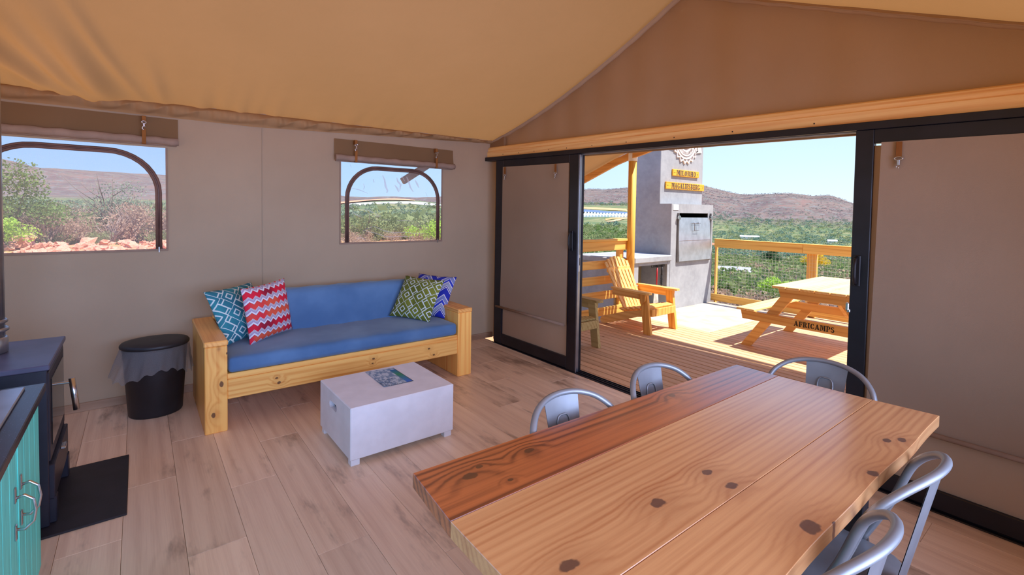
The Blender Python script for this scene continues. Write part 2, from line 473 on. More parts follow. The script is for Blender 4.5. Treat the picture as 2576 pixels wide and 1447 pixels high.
mc.grid(ceil, 150, 220, True)
struct('ceiling', mc, CANVAS_ROOF)
# valance: the gathered sleeve along the left eave
mv = MB()
def val(u, v):
    y = .10+u*(FY0-.12)
    bot = 2.262+(.041*y if y > -2.4 else -.0985+.004*(-y-2.4)); top = 2.292+.006*y
    ph = y*43+4*math.sin(y*6.1); a = v
    w = .010*math.sin(ph)+.007*math.sin(y*91+2)
    z = top+(bot-top)*a
    x = .004+.055*math.sin(min(1, a*1.15)*math.pi)**.8*(1 if a < .87 else .25)+w*math.sin(a*math.pi)+.004
    z += .012*math.sin(ph*.5+a*5)*math.sin(a*math.pi)
    return (x, y, z)
mv.grid(val, 320, 12, True, True)
struct('trim_1', mv, canvas('valance_canvas', (.42, .255, .125), (.5, .27, .09), .2, .5))

# ------------------------------------------------------------------ left windows
ZIP = plain('zip_tape', srgb(112, 82, 70), .7, var=.2)
ZIPT = plain('zip_teeth', srgb(88, 62, 56), .45, var=.25)
def screen_mat(name, tint, k, gloss):
    n = NT(name); tr = n.n('ShaderNodeBsdfTransparent'); tr.inputs[0].default_value = (.97, .98, 1, 1)
    df = n.n('ShaderNodeBsdfDiffuse'); df.inputs[0].default_value = (*tint, 1)
    tl = n.n('ShaderNodeBsdfTranslucent'); tl.inputs[0].default_value = (*tint, 1)
    m0 = n.n('ShaderNodeMixShader'); m0.inputs[0].default_value = .6
    n.link(df.outputs[0], m0.inputs[1]); n.link(tl.outputs[0], m0.inputs[2])
    m1 = n.n('ShaderNodeMixShader'); n.link(tr.outputs[0], m1.inputs[1]); n.link(m0.outputs[0], m1.inputs[2])
    x, y, z = n.sep(n.coord()); q = n.noise(n.comb(x, y*260, z*260), 1.0, 1)
    n.link(q*.16+(k-.08), m1.inputs[0])
    last = m1
    if gloss:
        gl = n.n('ShaderNodeBsdfGlossy'); gl.inputs['Roughness'].default_value = .05
        fr = n.n('ShaderNodeFresnel'); fr.inputs[0].default_value = 1.45
        m2 = n.n('ShaderNodeMixShader'); n.link(fr.outputs[0], m2.inputs[0]); n.link(m1.outputs[0], m2.inputs[1]); n.link(gl.outputs[0], m2.inputs[2]); last = m2
    n.link(last.outputs[0], n.out.inputs[0]); return n.m
SCREEN = screen_mat('insect_screen', (.85, .84, .86), .20, False)
PVC = screen_mat('clear_plastic', (.9, .93, .97), .07, True)
CREASE_GLINT = screen_mat('crease_glint', (.97, .98, 1.0), .50, False)  # whitish film that paints the glints along the folds

def arch(y0, y1, z0, z1, r, n=10):
    pts = [(y0, z0)]
    pts += [(y0+r-r*math.cos(a), z1-r+r*math.sin(a)) for a in np.linspace(0, math.pi/2, n)]
    pts += [(y1-r+r*math.sin(a), z1-r+r*math.cos(a)) for a in np.linspace(0, math.pi/2, n)]
    return pts+[(y1, z0)]
def window(k, W, pane):
    w = struct('window_%d' % k); y0, y1, z0, z1 = W
    p = MB(); p.grid(lambda u, v: (-.004+.003*math.sin(u*14)*math.sin(v*9)*(4*u*(1-u)*v*(1-v)), y0+u*(y1-y0), z0+v*(z1-z0)), 24, 16, True, True)
    obj('window_pane', p, pane, w)
    e = MB()
    e.box(-.006, .006, y0-.012, y0, z0, z1, .001); e.box(-.006, .006, y1, y1+.012, z0, z1, .001); e.box(-.006, .008, y0-.012, y1+.012, z0-.016, z0, .001)
    obj('window_hem', e, ROLLM, w)
    a = arch(y0+.058, y1-.045, z0, z1-.045, .30)
    out = []; inn = []
    t = MB(); t.tube([(.004, y, z) for y, z in a], .021, 8, sx=.22, sy=1.0, hint=(1,0,0)); zt = obj('zip', t, ZIP, w)
    t = MB(); t.tube([(.010, y, z) for y, z in a], .007, 6, sx=.5, sy=1.0, hint=(1,0,0)); obj('zip_teeth', t, ZIPT, zt)
    g = MB(); g.box(.008, .014, y1-.051, y1-.039, z0-.010, z0+.018, .003); g.box(.012, .015, y1-.049, y1-.041, z0-.026, z0+.0, .001)
    obj('zip_pull', g, plain('zip_metal', (.30, .29, .28), .4, .8), w)
    return w
window(1, W1, SCREEN); w2 = window(2, W2, PVC)
def crease(pts, wd):                            # folds in the clear plastic; whitish ridges paint their highlights
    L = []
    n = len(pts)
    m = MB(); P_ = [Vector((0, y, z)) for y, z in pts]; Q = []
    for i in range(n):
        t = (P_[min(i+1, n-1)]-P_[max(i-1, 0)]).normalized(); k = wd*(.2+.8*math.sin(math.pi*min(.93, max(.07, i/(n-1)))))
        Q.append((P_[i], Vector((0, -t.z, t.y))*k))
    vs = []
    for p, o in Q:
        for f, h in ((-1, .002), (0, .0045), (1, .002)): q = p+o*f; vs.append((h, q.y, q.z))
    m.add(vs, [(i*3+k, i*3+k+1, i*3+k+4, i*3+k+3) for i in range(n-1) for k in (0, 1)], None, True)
    obj('crease_glint', m, CREASE_GLINT, w2)
def w2p(u, v):                                  # position on the pane from fractions across and up
    return (W2[0]+u*(W2[1]-W2[0]), W2[2]+v*(W2[3]-W2[2]))
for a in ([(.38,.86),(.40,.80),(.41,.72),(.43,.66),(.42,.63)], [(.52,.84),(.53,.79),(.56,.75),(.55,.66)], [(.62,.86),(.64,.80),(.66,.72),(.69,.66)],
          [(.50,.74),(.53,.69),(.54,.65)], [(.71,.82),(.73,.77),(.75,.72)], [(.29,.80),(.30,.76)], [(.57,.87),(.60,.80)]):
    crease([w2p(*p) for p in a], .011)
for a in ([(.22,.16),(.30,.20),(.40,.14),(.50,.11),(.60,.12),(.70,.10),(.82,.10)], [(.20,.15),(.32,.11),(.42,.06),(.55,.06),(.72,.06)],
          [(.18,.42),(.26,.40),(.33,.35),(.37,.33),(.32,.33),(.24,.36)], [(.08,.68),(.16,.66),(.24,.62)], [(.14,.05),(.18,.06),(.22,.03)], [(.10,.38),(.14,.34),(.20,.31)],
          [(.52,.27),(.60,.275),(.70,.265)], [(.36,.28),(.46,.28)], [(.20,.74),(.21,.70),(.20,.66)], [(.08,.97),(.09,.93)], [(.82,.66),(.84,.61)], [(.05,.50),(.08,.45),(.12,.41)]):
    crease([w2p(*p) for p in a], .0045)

def snap(parent, x, y, z, s=1.0):               # small swivel hook: loop, body and ring
    h = MB()
    ang = np.linspace(0, 2*math.pi, 13)[:-1]
    h.tube([(x, y+.014*s*math.cos(a), z+.009*s*math.sin(a)) for a in ang], .003*s, 6, True)
    h.box(x-.005, x+.005, y-.006*s, y+.006*s, z-.034*s, z-.008*s, .002)
    h.tube([(x, y+.011*s*math.cos(a), z-.044*s+.012*s*math.sin(a)) for a in ang[1:10]], .003*s, 6)
    obj('snap_hook', h, STEEL, parent)
def roll_blind(label, ya, yb, zc, straps, W):
    t = thing('roller_blind', label, 'blind', (0, (ya+yb)/2, zc), 0, 'rolled canvas blinds over the side windows')
    f = MB(); f.grid(lambda u, v: (.012+.014*v*v+.003*math.sin(u*17+v*3), ya+u*(yb-ya), zc+.17*(1-v)+.006), 20, 6, True, True)
    obj('flap', f, CANVAS_SHADED, t)
    m = MB(); n = 26; pts = [(.042, ya+(yb-ya)*i/n, zc+.003*math.sin(i*1.7)) for i in range(n+1)]
    m.tube(pts, [.029+.0015*math.sin(i*2.3) for i in range(n+1)], 14)
    m.box(.004, .03, ya+.01, yb-.01, zc-.034, zc-.006, .002)
    obj('roll', m, ROLLM, t)
    for y in straps:
        s = MB(); s.box(.070, .0735, y-.012, y+.012, zc-.034, zc+.075, .001); s.box(.040, .0735, y-.012, y+.012, zc-.0345, zc-.031, .001)
        st = obj('strap', s, STRAP, t); snap(st, .074, y, zc+.125)
        s2 = MB(); s2.box(.030, .070, y-.012, y+.012, zc+.132, zc+.172, .001); obj('strap', s2, STRAP, t)
    return t
roll_blind('rolled canvas blind with one visible strap above the insect screen window', -4.16, -2.94, 1.978, (-3.15, -3.96), W1)
roll_blind('rolled canvas blind with two hooked straps above the clear plastic window', -1.745, -.467, 1.962, (-1.56, -.70), W2)
# ------------------------------------------------------------------ beam, door frame and sliding doors
st = struct('trim_2', shear(MB().box(-.03, 5.08, -.002, .10, 2.098, 2.166, .004)), BEAMW)
mt = MB()
for i in range(1):
    pf = [(.008, 2.166), (.006, 2.19), (.016, 2.212), (.034, 2.222), (.056, 2.214), (.07, 2.19), (.07, 2.166)]
    mt.prism(pf, -.02, 5.08, 'yz')
obj('rounded_rail', shear(mt), BEAMW, st)
scr = MB()
for x in (.30, .58, .83, 1.05, 1.3, 1.62, 2.0, 2.45, 2.9, 3.4):
    scr.box(x-.004, x+.004, -.004, .002, 2.118, 2.126, .001)
obj('screw_head', shear(scr), BLACKPL, st)
struct('trim_3', MB().box(.085, .196, .055, .12, 0, 2.06, .004), STUDW)
hd = struct('trim_4', shear(MB().box(-.03, 5.0, -.035, .075, 2.056, 2.098, .002)), BLACKAL)
obj('track_rail', shear(MB().box(1.49, 3.63, .012, .020, 2.046, 2.056, .001)), plain('worn_aluminium', (.45,.45,.47), .35, .8), hd)
obj('track_rail', shear(MB().box(1.49, 3.63, .045, .075, 2.040, 2.056, .001)), plain('outer_lintel', srgb(150,112,70), .7), hd)
tk = struct('trim_5', MB().box(.2, 4.98, -.035, .075, -.02, .006, .002), BLACKAL)
for y in (-.012, .018, .048):
    obj('track_rail', MB().box(.2, 4.98, y, y+.006, .006, .016, .001), BLACKAL, tk)
obj('jamb', shear(MB().box(4.93, 5.0, -.03, .08, .0, 2.09, .002)), BLACKAL, hd)

def leaf(k, x0, xa, xb, x1, zb, ya, yb, edge_x):
    d = struct('door_%d' % k)
    for a, b in ((x0, xa), (xb, x1)):
        obj('stile', shear(MB().box(a, b, ya, yb, .014, 2.056, .003)), BLACKAL, d)
    obj('top_rail', shear(MB().box(xa, xb, ya, yb, 1.980, 2.056, .003)), BLACKAL, d)
    obj('bottom_rail', MB().box(xa, xb, ya, yb, .014, zb, .003), BLACKAL, d)
    p = MB(); p.grid(lambda u, v: (xa+u*(xb-xa), (ya+yb)/2+.004*math.sin(u*9)*math.sin(v*5), zb+v*(1.982-.0245*(xa+xb)/2-zb)), 10, 14, True)
    obj('canvas_panel', p, BLIND, d)
    return d
d1 = leaf(1, .200, .336, 1.364, 1.482, .122, -.022, .022, 1.49)
obj('edge_strip', shear(MB().box(1.482, 1.496, -.020, .018, .014, 2.05, .002)), plain('brushed_aluminium', (.30,.34,.42), .3, .9), d1)
obj('edge_strip', shear(MB().box(1.490, 1.505, .018, .034, .014, 2.05, .002)), BLACKAL, d1)
lk = obj('lock_plate', MB().box(1.494, 1.499, -.012, .010, .94, 1.10, .002), plain('grey_lock_plate', (.5,.52,.55), .35, .8), d1)
obj('latch_slot', MB().box(1.498, 1.5005, -.005, .003, 1.0, 1.07, .0005), BLACKPL, lk)
def dhandle(d, x, z0, z1):
    h = MB(); y = -.022
    h.box(x-.017, x+.017, y-.008, y, z0-.012, z1+.012, .004)
    h.tube([(x, y-.004, z0), (x, y-.03, z0+.012), (x, y-.040, z0+.045), (x, y-.040, z1-.045), (x, y-.03, z1-.012), (x, y-.004, z1)], .009, 8)
    obj('door_handle', h, BLACKPL, d)
dhandle(d1, 1.413, 1.14, 1.305)
d2 = leaf(2, 3.620, 3.705, 4.86, 4.945, .108, -.022, .022, 3.61)
dhandle(d2, 3.651, 1.11, 1.26)
obj('lock_cylinder', MB().box(3.605, 3.622, -.034, -.020, .955, 1.0, .004).box(3.611, 3.628, -.030, -.018, .945, .965, .003), STEEL, d2)

def door_blind(label, xa, xb, ztop, zbar, y, xbar0, xbar1, straps):
    t = thing('door_blind', label, 'blind', ((xa+xb)/2, y, zbar))
    ztop_ = lambda x: ztop-.0245*x
    p = MB(); p.grid(lambda u, v: (xa+u*(xb-xa)+(-.035+.05*u)*(1-v)*.6, y+.004*math.sin(u*5+v*4)-.006*math.sin(v*3.14)*math.sin(u*3.1), zbar+v*(ztop_(xa+u*(xb-xa))-zbar)), 16, 24, True)
    obj('blind_cloth', p, BLIND, t)
    b = MB(); b.tube([(xbar0, y-.006, zbar), (xbar1, y-.006, zbar)], .013, 10)
    br = obj('bottom_bar', b, ROLLM, t)
    obj('bar_end', MB().tube([(xbar0-.012, y-.006, zbar), (xbar0+.004, y-.006, zbar)], .008, 8), STEEL, br)
    for x in straps:
        zt = ztop_(x)
        s = MB(); s.box(x-.013, x+.013, y-.016, y-.012, zt-.088, zt-.004, .001); s_ = obj('strap', s, STRAP, t)
        h = MB(); ang = np.linspace(0, 2*math.pi, 13)[:-1]
        h.tube([(x+.018*math.cos(a), y-.016, zt-.092+.009*math.sin(a)) for a in ang], .0035, 6, True)
        h.box(x-.006, x+.006, y-.022, y-.012, zt-.128, zt-.098, .002)
        h.tube([(x-.004, y-.017, zt-.128), (x-.01, y-.017, zt-.135), (x-.004, y-.017, zt-.143), (x+.004, y-.017, zt-.138)], .003, 6)
        obj('snap_hook', h, STEEL, s_)
door_blind('canvas blind hanging on the left door leaf beside the corner post', .345, 1.362, 1.978, .423, -.032, .262, 1.342, (.40, 1.20))
door_blind('canvas blind hanging on the right door leaf behind the dining table', 3.742, 4.845, 1.981, .392, -.032, 3.70, 4.86, (3.822, 4.72))

# ------------------------------------------------------------------ sofa
FABRIC = NT('blue_canvas_fabric'); co = FABRIC.coord()
FABRIC.col(FABRIC.mix(FABRIC.noise(co, 2.5, 4).smooth(.3, .7), srgb(66, 106, 152), srgb(92, 132, 176)))
FABRIC.set(Roughness=.8); FABRIC.b.inputs['Sheen Weight'].default_value = .25; FABRIC.bump(FABRIC.noise(co, 600, 1)*.4+FABRIC.noise(co, 9, 3)*.6, .15, .006); FABRIC = FABRIC.m
sofa = thing('sofa', 'blue cushioned sofa with a chunky pine frame against the canvas wall', 'sofa', (.5, -1.836, 0))
for (ya, yb) in ((-2.862, -2.733), (-.955, -.812)):
    obj('side_panel', MB().box(.115, .95, ya, yb, 0.0, .572, .005), PINE_Z, sofa)
    obj('arm_cap', MB().box(.105, .955, ya-.004, yb+.004, .572, .608, .007), PINE_X, sofa)
obj('front_rail', MB().box(.895, .945, -2.733, -.955, .208, .338, .005), PINE, sofa)
obj('rail_ledge', MB().box(.82, .938, -2.733, -.955, .338, .377, .004), PINE, sofa)
obj('back_rail', MB().box(.12, .17, -2.733, -.955, .20, .62, .004), PINE, sofa)
obj('seat_base', MB().box(.17, .895, -2.733, -.955, .30, .338, .002), PINE, sofa)
def cushion(x0, x1, y0, y1, z0, z1, r=.028, bulge=.012, tilt=0.0):
    nx, ny, nz = 10, 28, 6
    mb = MB()
    cx, cy, cz = (x0+x1)/2, (y0+y1)/2, (z0+z1)/2; hx, hy, hz = (x1-x0)/2, (y1-y0)/2, (z1-z0)/2
    def pos(a, b, c):                          # a,b,c in -1..1 on the cube surface -> rounded, bulged cushion
        p = [a*hx, b*hy, c*hz]; q = [max(-h+r, min(h-r, v)) for v, h in zip(p, (hx, hy, hz))]
        d = [u-v for u, v in zip(p, q)]; L = math.sqrt(sum(e*e for e in d))
        if L > 1e-9: p = [v+e/L*r for v, e in zip(q, d)]
        p[2] += bulge*c*(1-a*a)*(1-b**4); p[0] += bulge*.7*a*(1-b**4)*(1-c*c)
        p[2] += .004*math.sin(b*23+a*4)*(1-b*b)*max(0, c)
        p[0] += tilt*(p[2]/(2*hz)-.5)
        return (cx+p[0], cy+p[1], cz+p[2])
    def axis(n, h):
        e = 1-r/h; k = 1-.3*r/h
        return [-1, -k, -e]+[(-e+2*e*i/n) for i in range(1, n)]+[e, k, 1]
    A, B, Cc = axis(nx, hx), axis(ny, hy), axis(nz, hz)
    for L1, L2, f in ((A, B, lambda u, v: (u, v, 1)), (B, A, lambda u, v: (v, u, -1)), (B, Cc, lambda u, v: (1, u, v)), (Cc, B, lambda u, v: (-1, v, u)), (Cc, A, lambda u, v: (v, 1, u)), (A, Cc, lambda u, v: (u, -1, v))):
        mb.grid(lambda u, v: pos(*f(L1[round(u*(len(L1)-1))], L2[round(v*(len(L2)-1))])), len(L1)-1, len(L2)-1, True)
    return mb
obj('seat_cushion', cushion(.30, .948, -2.728, -.962, .378, .484), FABRIC, sofa)
obj('back_cushion', cushion(.20, .325, -2.724, -.966, .40, .800, .03, .014, -.10), FABRIC, sofa)

# cushions (scatter pillows)
def pillow_mesh(s, t):
    mb = MB(); n = 22; hs = s/2; uv = []
    def pt(u, v, sg):
        a, b = 2*u-1, 2*v-1
        ex = a*hs*(1-.055*(1-b*b)*abs(a)**3); ey = b*hs*(1-.055*(1-a*a)*abs(b)**3)
        h = t*((1-abs(a)**2.6)*(1-abs(b)**2.6))**.62
        h += .004*math.sin(a*11+b*5)*(1-a*a)*(1-b*b)
        return (ex, ey, sg*(h*.5+.002))
    mb.grid(lambda u, v: pt(u, v, 1), n, n, True); mb.grid(lambda u, v: pt(u, v, -1), n, n, True, True)
    N = n+1; o = N*N
    rim = [i*N for i in range(N)]+[n*N+j for j in range(1, N)]+[i*N+n for i in range(n-1, -1, -1)]+[j for j in range(n-1, 0, -1)]
    for a, b in zip(rim, rim[1:]+rim[:1]):
        mb.f.append((b, a, o+a, o+b)); mb.sm.append(True)
    me = mb.mesh('pillow'); ul = me.uv_layers.new(name='weave')
    vuv = [(i/n, j/n) for i in range(N) for j in range(N)]*2
    li = np.zeros(len(me.loops), dtype=np.int32); me.loops.foreach_get('vertex_index', li)
    ul.data.foreach_set('uv', np.array([vuv[k] for k in li], dtype=np.float32).ravel())
    return me
def fabric_pattern(name, build):
    n = NT(name); u, v, w = n.sep(n.coord('UV')); n.col(build(n, u, v)); n.set(Roughness=.85)
    n.bump(n.noise(n.coord(), 500, 1), .12, .003); return n.m
def tri(x): return (x.frac()*2-1).abs()
WHITE = srgb(226, 222, 232); LILAC = srgb(170, 158, 190)
def red_p(n, u, v):
    b = v*5.2 + (tri(u*8.0)*.30)*1.0
    f = b.frac(); idx = b.floor()
    hue = n.noise(n.comb(idx*.77, 3.1, u*.8), 1.6, 1)
    base = n.ramp(hue, [(.0, srgb(120, 14, 60)), (.38, srgb(150, 14, 50)), (.45, srgb(214, 18, 52)), (.55, srgb(222, 30, 62)), (.62, srgb(226, 88, 62))])
    band = n.ramp(f, [(0, WHITE), (.05, LILAC), (.24, WHITE), (.28, (.03,.02,.04)), (.31, WHITE), (.36, (1,0,0)), (.86, (.03,.02,.04)), (.885, WHITE)], 'CONSTANT')
    isb = f.gt(.36)*f.lt(.86)
    return n.mix(isb, band, base)
def blue_p(n, u, v):
    b = v*1.9 + tri(u*1.7)*.62; f = b.frac()
    return n.ramp(f, [(0, srgb(28, 44, 170)), (.30, WHITE), (.335, srgb(26, 40, 150)), (.38, WHITE), (.41, srgb(150, 160, 190)), (.58, WHITE), (.62, srgb(36, 60, 190)), (.74, WHITE), (.77, srgb(120, 134, 190)), (.95, WHITE)], 'CONSTANT')
def lattice(c, dark):
    def f(n, u, v):
        p = (u+v)*3.1; q = (u-v)*3.1
        a = (p.frac()-.5).abs(); b = (q.frac()-.5).abs(); d = a.max(b)
        par = (p.floor()+q.floor()).mod(2.0)
        ring = (d-.20).abs().lt(.045)
        edge = d.gt(.455)*((p*2).floor()+(q*1).floor()).mod(3.0).gt(.5)
        key = ((a-.0).abs().lt(.05)*b.gt(.0) + ((q.frac()-.25).abs().lt(.045))*(p.frac().gt(.5)) + ((q.frac()-.78).abs().lt(.045))*(p.frac().lt(.5))).min(1.0)
        m = (edge + ring*par + key*(par.rsub(1.0))).min(1.0)
        base = n.mix(n.noise(n.comb(u, v, 0.0), 2.4, 2).smooth(.35, .65), dark, c)
        return n.mix(m, base, srgb(206, 222, 222))
    return f
def pillow(label, mat, pos, yw, tilt, rl, s=.42, t=.13):
    n = Vector((math.cos(yw), math.sin(yw), 0)); e = Vector((-math.sin(yw), math.cos(yw), 0))
    u = math.cos(tilt)*Vector((0,0,1))-math.sin(tilt)*n
    nn = e.cross(u)
    ex = math.cos(rl)*e+math.sin(rl)*u; ey = -math.sin(rl)*e+math.cos(rl)*u
    o = bpy.data.objects.new('scatter_cushion', pillow_mesh(s, t)); col.objects.link(o); o.data.materials.append(mat)
    o.matrix_world = Matrix(((ex.x, ey.x, nn.x, pos[0]), (ex.y, ey.y, nn.y, pos[1]), (ex.z, ey.z, nn.z, pos[2]), (0,0,0,1)))
    return tag(o, label, 'cushion', 'patterned cushions on the sofa')
pillow('turquoise cushion with white diamond pattern leaning on the left sofa arm', fabric_pattern('turquoise_lattice', lattice(srgb(46, 138, 152), srgb(36, 112, 134))), (.475, -2.595, .692), .60, .46, .04)
pillow('red and white zigzag cushion propped in front of the turquoise one', fabric_pattern('red_zigzag', red_p), (.565, -2.416, .702), .60, .145, .06)
pillow('royal blue zigzag cushion behind the olive one at the right sofa arm', fabric_pattern('blue_zigzag', blue_p), (.505, -.985, .672), -1.02, .54, -.03)
pillow('olive green cushion with pale diamond pattern near the right sofa arm', fabric_pattern('olive_lattice', lattice(srgb(122, 132, 44), srgb(92, 104, 30))), (.565, -1.165, .672), -.99, .61, -.06)

# ------------------------------------------------------------------ white concrete coffee table with a printed sheet
CONC = plain('white_concrete', (.84, .86, .92), .55, var=.04, bump=.12, bscale=160)
ct = thing('coffee_table', 'white boxy coffee table on short feet with slot handholds', 'table', (1.6, -1.905, 0))
x0, x1, y0, y1, z0, z1 = 1.312, 1.887, -2.245, -1.563, .038, .345
m = MB(); hx0, hx1, hz0, hz1, T = 1.505, 1.645, .235, .280, .03
def quad(mb, *p): mb.add(p, [tuple(range(len(p)))])
c = .005
m2 = MB(); m2.box(x0, x1, y0, y1, z0, z1, c)
def keep_cut(mb, yface):
    """opens the slot handhold in the end face by replacing that face with a frame and a recess"""
    fs = []; sm_ = []
    for f, s_ in zip(mb.f, mb.sm):
        if len(f) == 4 and all(abs(mb.v[i][1]-yface) < 1e-6 for i in f): continue
        fs.append(f); sm_.append(s_)
    mb.f, mb.sm = fs, sm_
    n_in = 1 if yface < -2 else -1
    A = [(x0+c, yface, z0+c), (x1-c, yface, z0+c), (x1-c, yface, z1-c), (x0+c, yface, z1-c)]
    r = .018; B = []
    for (px, pz, a0) in ((hx0+r, hz0+r, math.pi), (hx1-r, hz0+r, 1.5*math.pi), (hx1-r, hz1-r, 0), (hx0+r, hz1-r, .5*math.pi)):
        for k in range(3):
            a = a0+k*math.pi/4; B.append((px+r*math.cos(a), yface, pz+r*math.sin(a)))
    fl = n_in < 0
    vs = A+B; F = []
    for k in range(4):
        k2 = (k+1) % 4
        F.append((k, k2, 4+3*k2, 4+3*k+2)); F.append((k, 4+3*k+2, 4+3*k+1, 4+3*k))
    D = [(p[0], yface+n_in*.03, p[2]) for p in B]; vs += D
    for k in range(12):
        k2 = (k+1) % 12; F.append((4+k, 4+k2, 16+k2, 16+k))
    if fl: F = [f[::-1] for f in F]
    mb.add(vs, F)
keep_cut(m2, y0); keep_cut(m2, y1)
obj('body', m2, CONC, ct)
for fx in (x0+.012, x1-.06):
    for fy in (y0+.008, y1-.06):
        obj('foot', MB().box(fx, fx+.048, fy, fy+.052, 0, z0+.004, .002), CONC, ct)
PRINT = NT('printed_map'); u, v, w_ = PRINT.sep(PRINT.coord('Generated'))
nz = PRINT.noise(PRINT.comb(u, v, 0.0), 7, 5, .6); nzz = PRINT.noise(PRINT.comb(u*2, v*8, 0.0), 9, 2)
cc = PRINT.mix(nz.smooth(.42, .58), srgb(206, 220, 232), srgb(120, 146, 176))
cc = PRINT.mix(nzz.gt(.56)*u.gt(.60)*v.lt(.55), cc, srgb(28, 56, 96))
cc = PRINT.mix(v.gt(.78)*u.gt(.18), cc, PRINT.ramp(u, [(0, srgb(20, 60, 200)), (.5, srgb(30, 140, 60)), (1, srgb(40, 90, 220))]))
cc = PRINT.mix(((u-.5).abs().gt(.48)+(v-.5).abs().gt(.475)).min(1.0), cc, (.02, .022, .03))
PRINT.col(cc); PRINT.set(Roughness=.25); PRINT = PRINT.m
pm = MB()
P4 = [(1.335, -1.948), (1.363, -1.752), (1.688, -1.752), (1.684, -1.958)]
n_ = 8
def sheet(u, v):
    a = Vector(P4[0]).lerp(Vector(P4[3]), u); b = Vector(P4[1]).lerp(Vector(P4[2]), u); p = a.lerp(b, v)
    return (p.x, p.y, z1+.0022+.006*max(0, .25-v)*u*3)
pm.grid(sheet, n_, n_, True)
tag(obj('printed_sheet', pm, PRINT), 'glossy printed map sheet lying on the white coffee table', 'sheet')
bpy.data.objects['printed_sheet'].data.polygons.foreach_set('use_smooth', [True]*64)

# ------------------------------------------------------------------ waste bin
bn = thing('waste_bin', 'black oval waste bin with clear liner beside the sofa', 'bin', (.30, -3.10, 0))
obj('bin_body', MB().lathe([(.155, 0), (.160, .01), (.19, .46), (.193, .47)], 40, .30, -3.10, .90, 1.0), BLACKPL, bn)
lid = MB().lathe([(.198, .485), (.205, .492), (.205, .505), (.196, .516), (.14, .524), (.05, .527)], 40, .30, -3.10, .90, 1.0)
obj('bin_lid', lid, plain('bin_lid_plastic', (.018, .018, .022), .5, var=.2), bn)
LINER = screen_mat('liner_film', (.62, .62, .64), .42, False)
lm = MB()
def lin(u, v):
    a = 2*math.pi*u; f = .5+.5*math.cos(a-2.2-math.pi)
    fl = .006+.018*v+.05*f**4*v; r = .196+fl+(.006*math.sin(a*17)+.005*math.sin(a*29+v*6))*v
    zb = .315+.03*math.sin(a*3+1)+.012*math.sin(a*19)
    return (.30+r*.9*math.cos(a), -3.10+r*math.sin(a), .486+(zb-.486)*v)
lm.grid(lin, 120, 10, True)
obj('bin_liner', lm, LINER, bn)
# ------------------------------------------------------------------ wood stove on its hearth plate
NAVY = plain('stove_enamel', (.020, .020, .034), .42, 0.0, .15, bump=.05, bscale=300)
NAVYLIT = plain('stove_enamel_lit_top', (.09, .09, .15), .38, 0.0, .12)  # lighter enamel copy; light falling on the top put into the colour
tag(obj('hearth_plate', MB().box(.98, 1.672, -4.02, -3.245, 0.0, .010, .003), plain('hearth_steel', (.016, .015, .022), .55, 0.0, .2, bump=.1, bscale=120)), 'flat black hearth plate on the floor under the stove', 'plate')
sv = thing('wood_stove', 'dark navy steel wood stove standing on the black hearth plate', 'stove', (1.29, -3.75, .01))
obj('top_plate', MB().box(.985, 1.60, -4.0, -3.512, .735, .760, .004), NAVYLIT, sv)
for xa, xb in ((1.0, 1.018), (1.572, 1.59)):
    obj('side_panel', MB().box(xa, xb, -3.98, -3.522, .012, .735, .003), NAVY, sv)
obj('firebox', MB().box(1.018, 1.572, -3.97, -3.54, .20, .735, .002), NAVY, sv)
obj('pedestal', MB().box(1.05, 1.54, -3.95, -3.60, .012, .20, .002), NAVY, sv)
dr = obj('stove_door', MB().box(1.03, 1.56, -3.54, -3.518, .30, .715, .004), NAVY, sv)
obj('door_glass', MB().box(1.08, 1.51, -3.519, -3.514, .36, .67, .002), plain('stove_glass', (.008, .008, .010), .06, 0, .1, spec=.7), dr)
h = MB(); h.bar((1.40, -3.518, .615), (1.40, -3.462, .612), .012, .012, (0,0,1), .003); h.tube([(1.40, -3.455, .632), (1.412, -3.438, .475)], .013, 10)
obj('door_handle', h, STEEL, dr)
obj('ash_lip', MB().box(1.03, 1.56, -3.56, -3.505, .12, .285, .004), NAVY, sv)
obj('ash_latch', MB().box(1.30, 1.36, -3.505, -3.485, .27, .285, .003), STEEL, sv)
for x in (1.03, 1.50):
    obj('stove_foot', MB().box(x, x+.06, -3.56, -3.50, .010, .13, .004), NAVY, sv)
FLUE = plain('flue_steel', (.42, .41, .42), .35, .9, .15)
fl = thing('flue_pipe', 'steel flue pipe rising from the navy stove', 'pipe', (1.22, -3.77, .76))
obj('pipe_shaft', MB().lathe([(.064, .76), (.064, 2.42)], 24, 1.22, -3.77), FLUE, fl)
for za, zb, r in ((.76, .84, .074), (.865, .885, .078), (.905, .925, .074)):
    obj('collar', MB().lathe([(r-.006, za), (r, za+.006), (r, zb-.006), (r-.006, zb)], 24, 1.22, -3.77), FLUE, fl)

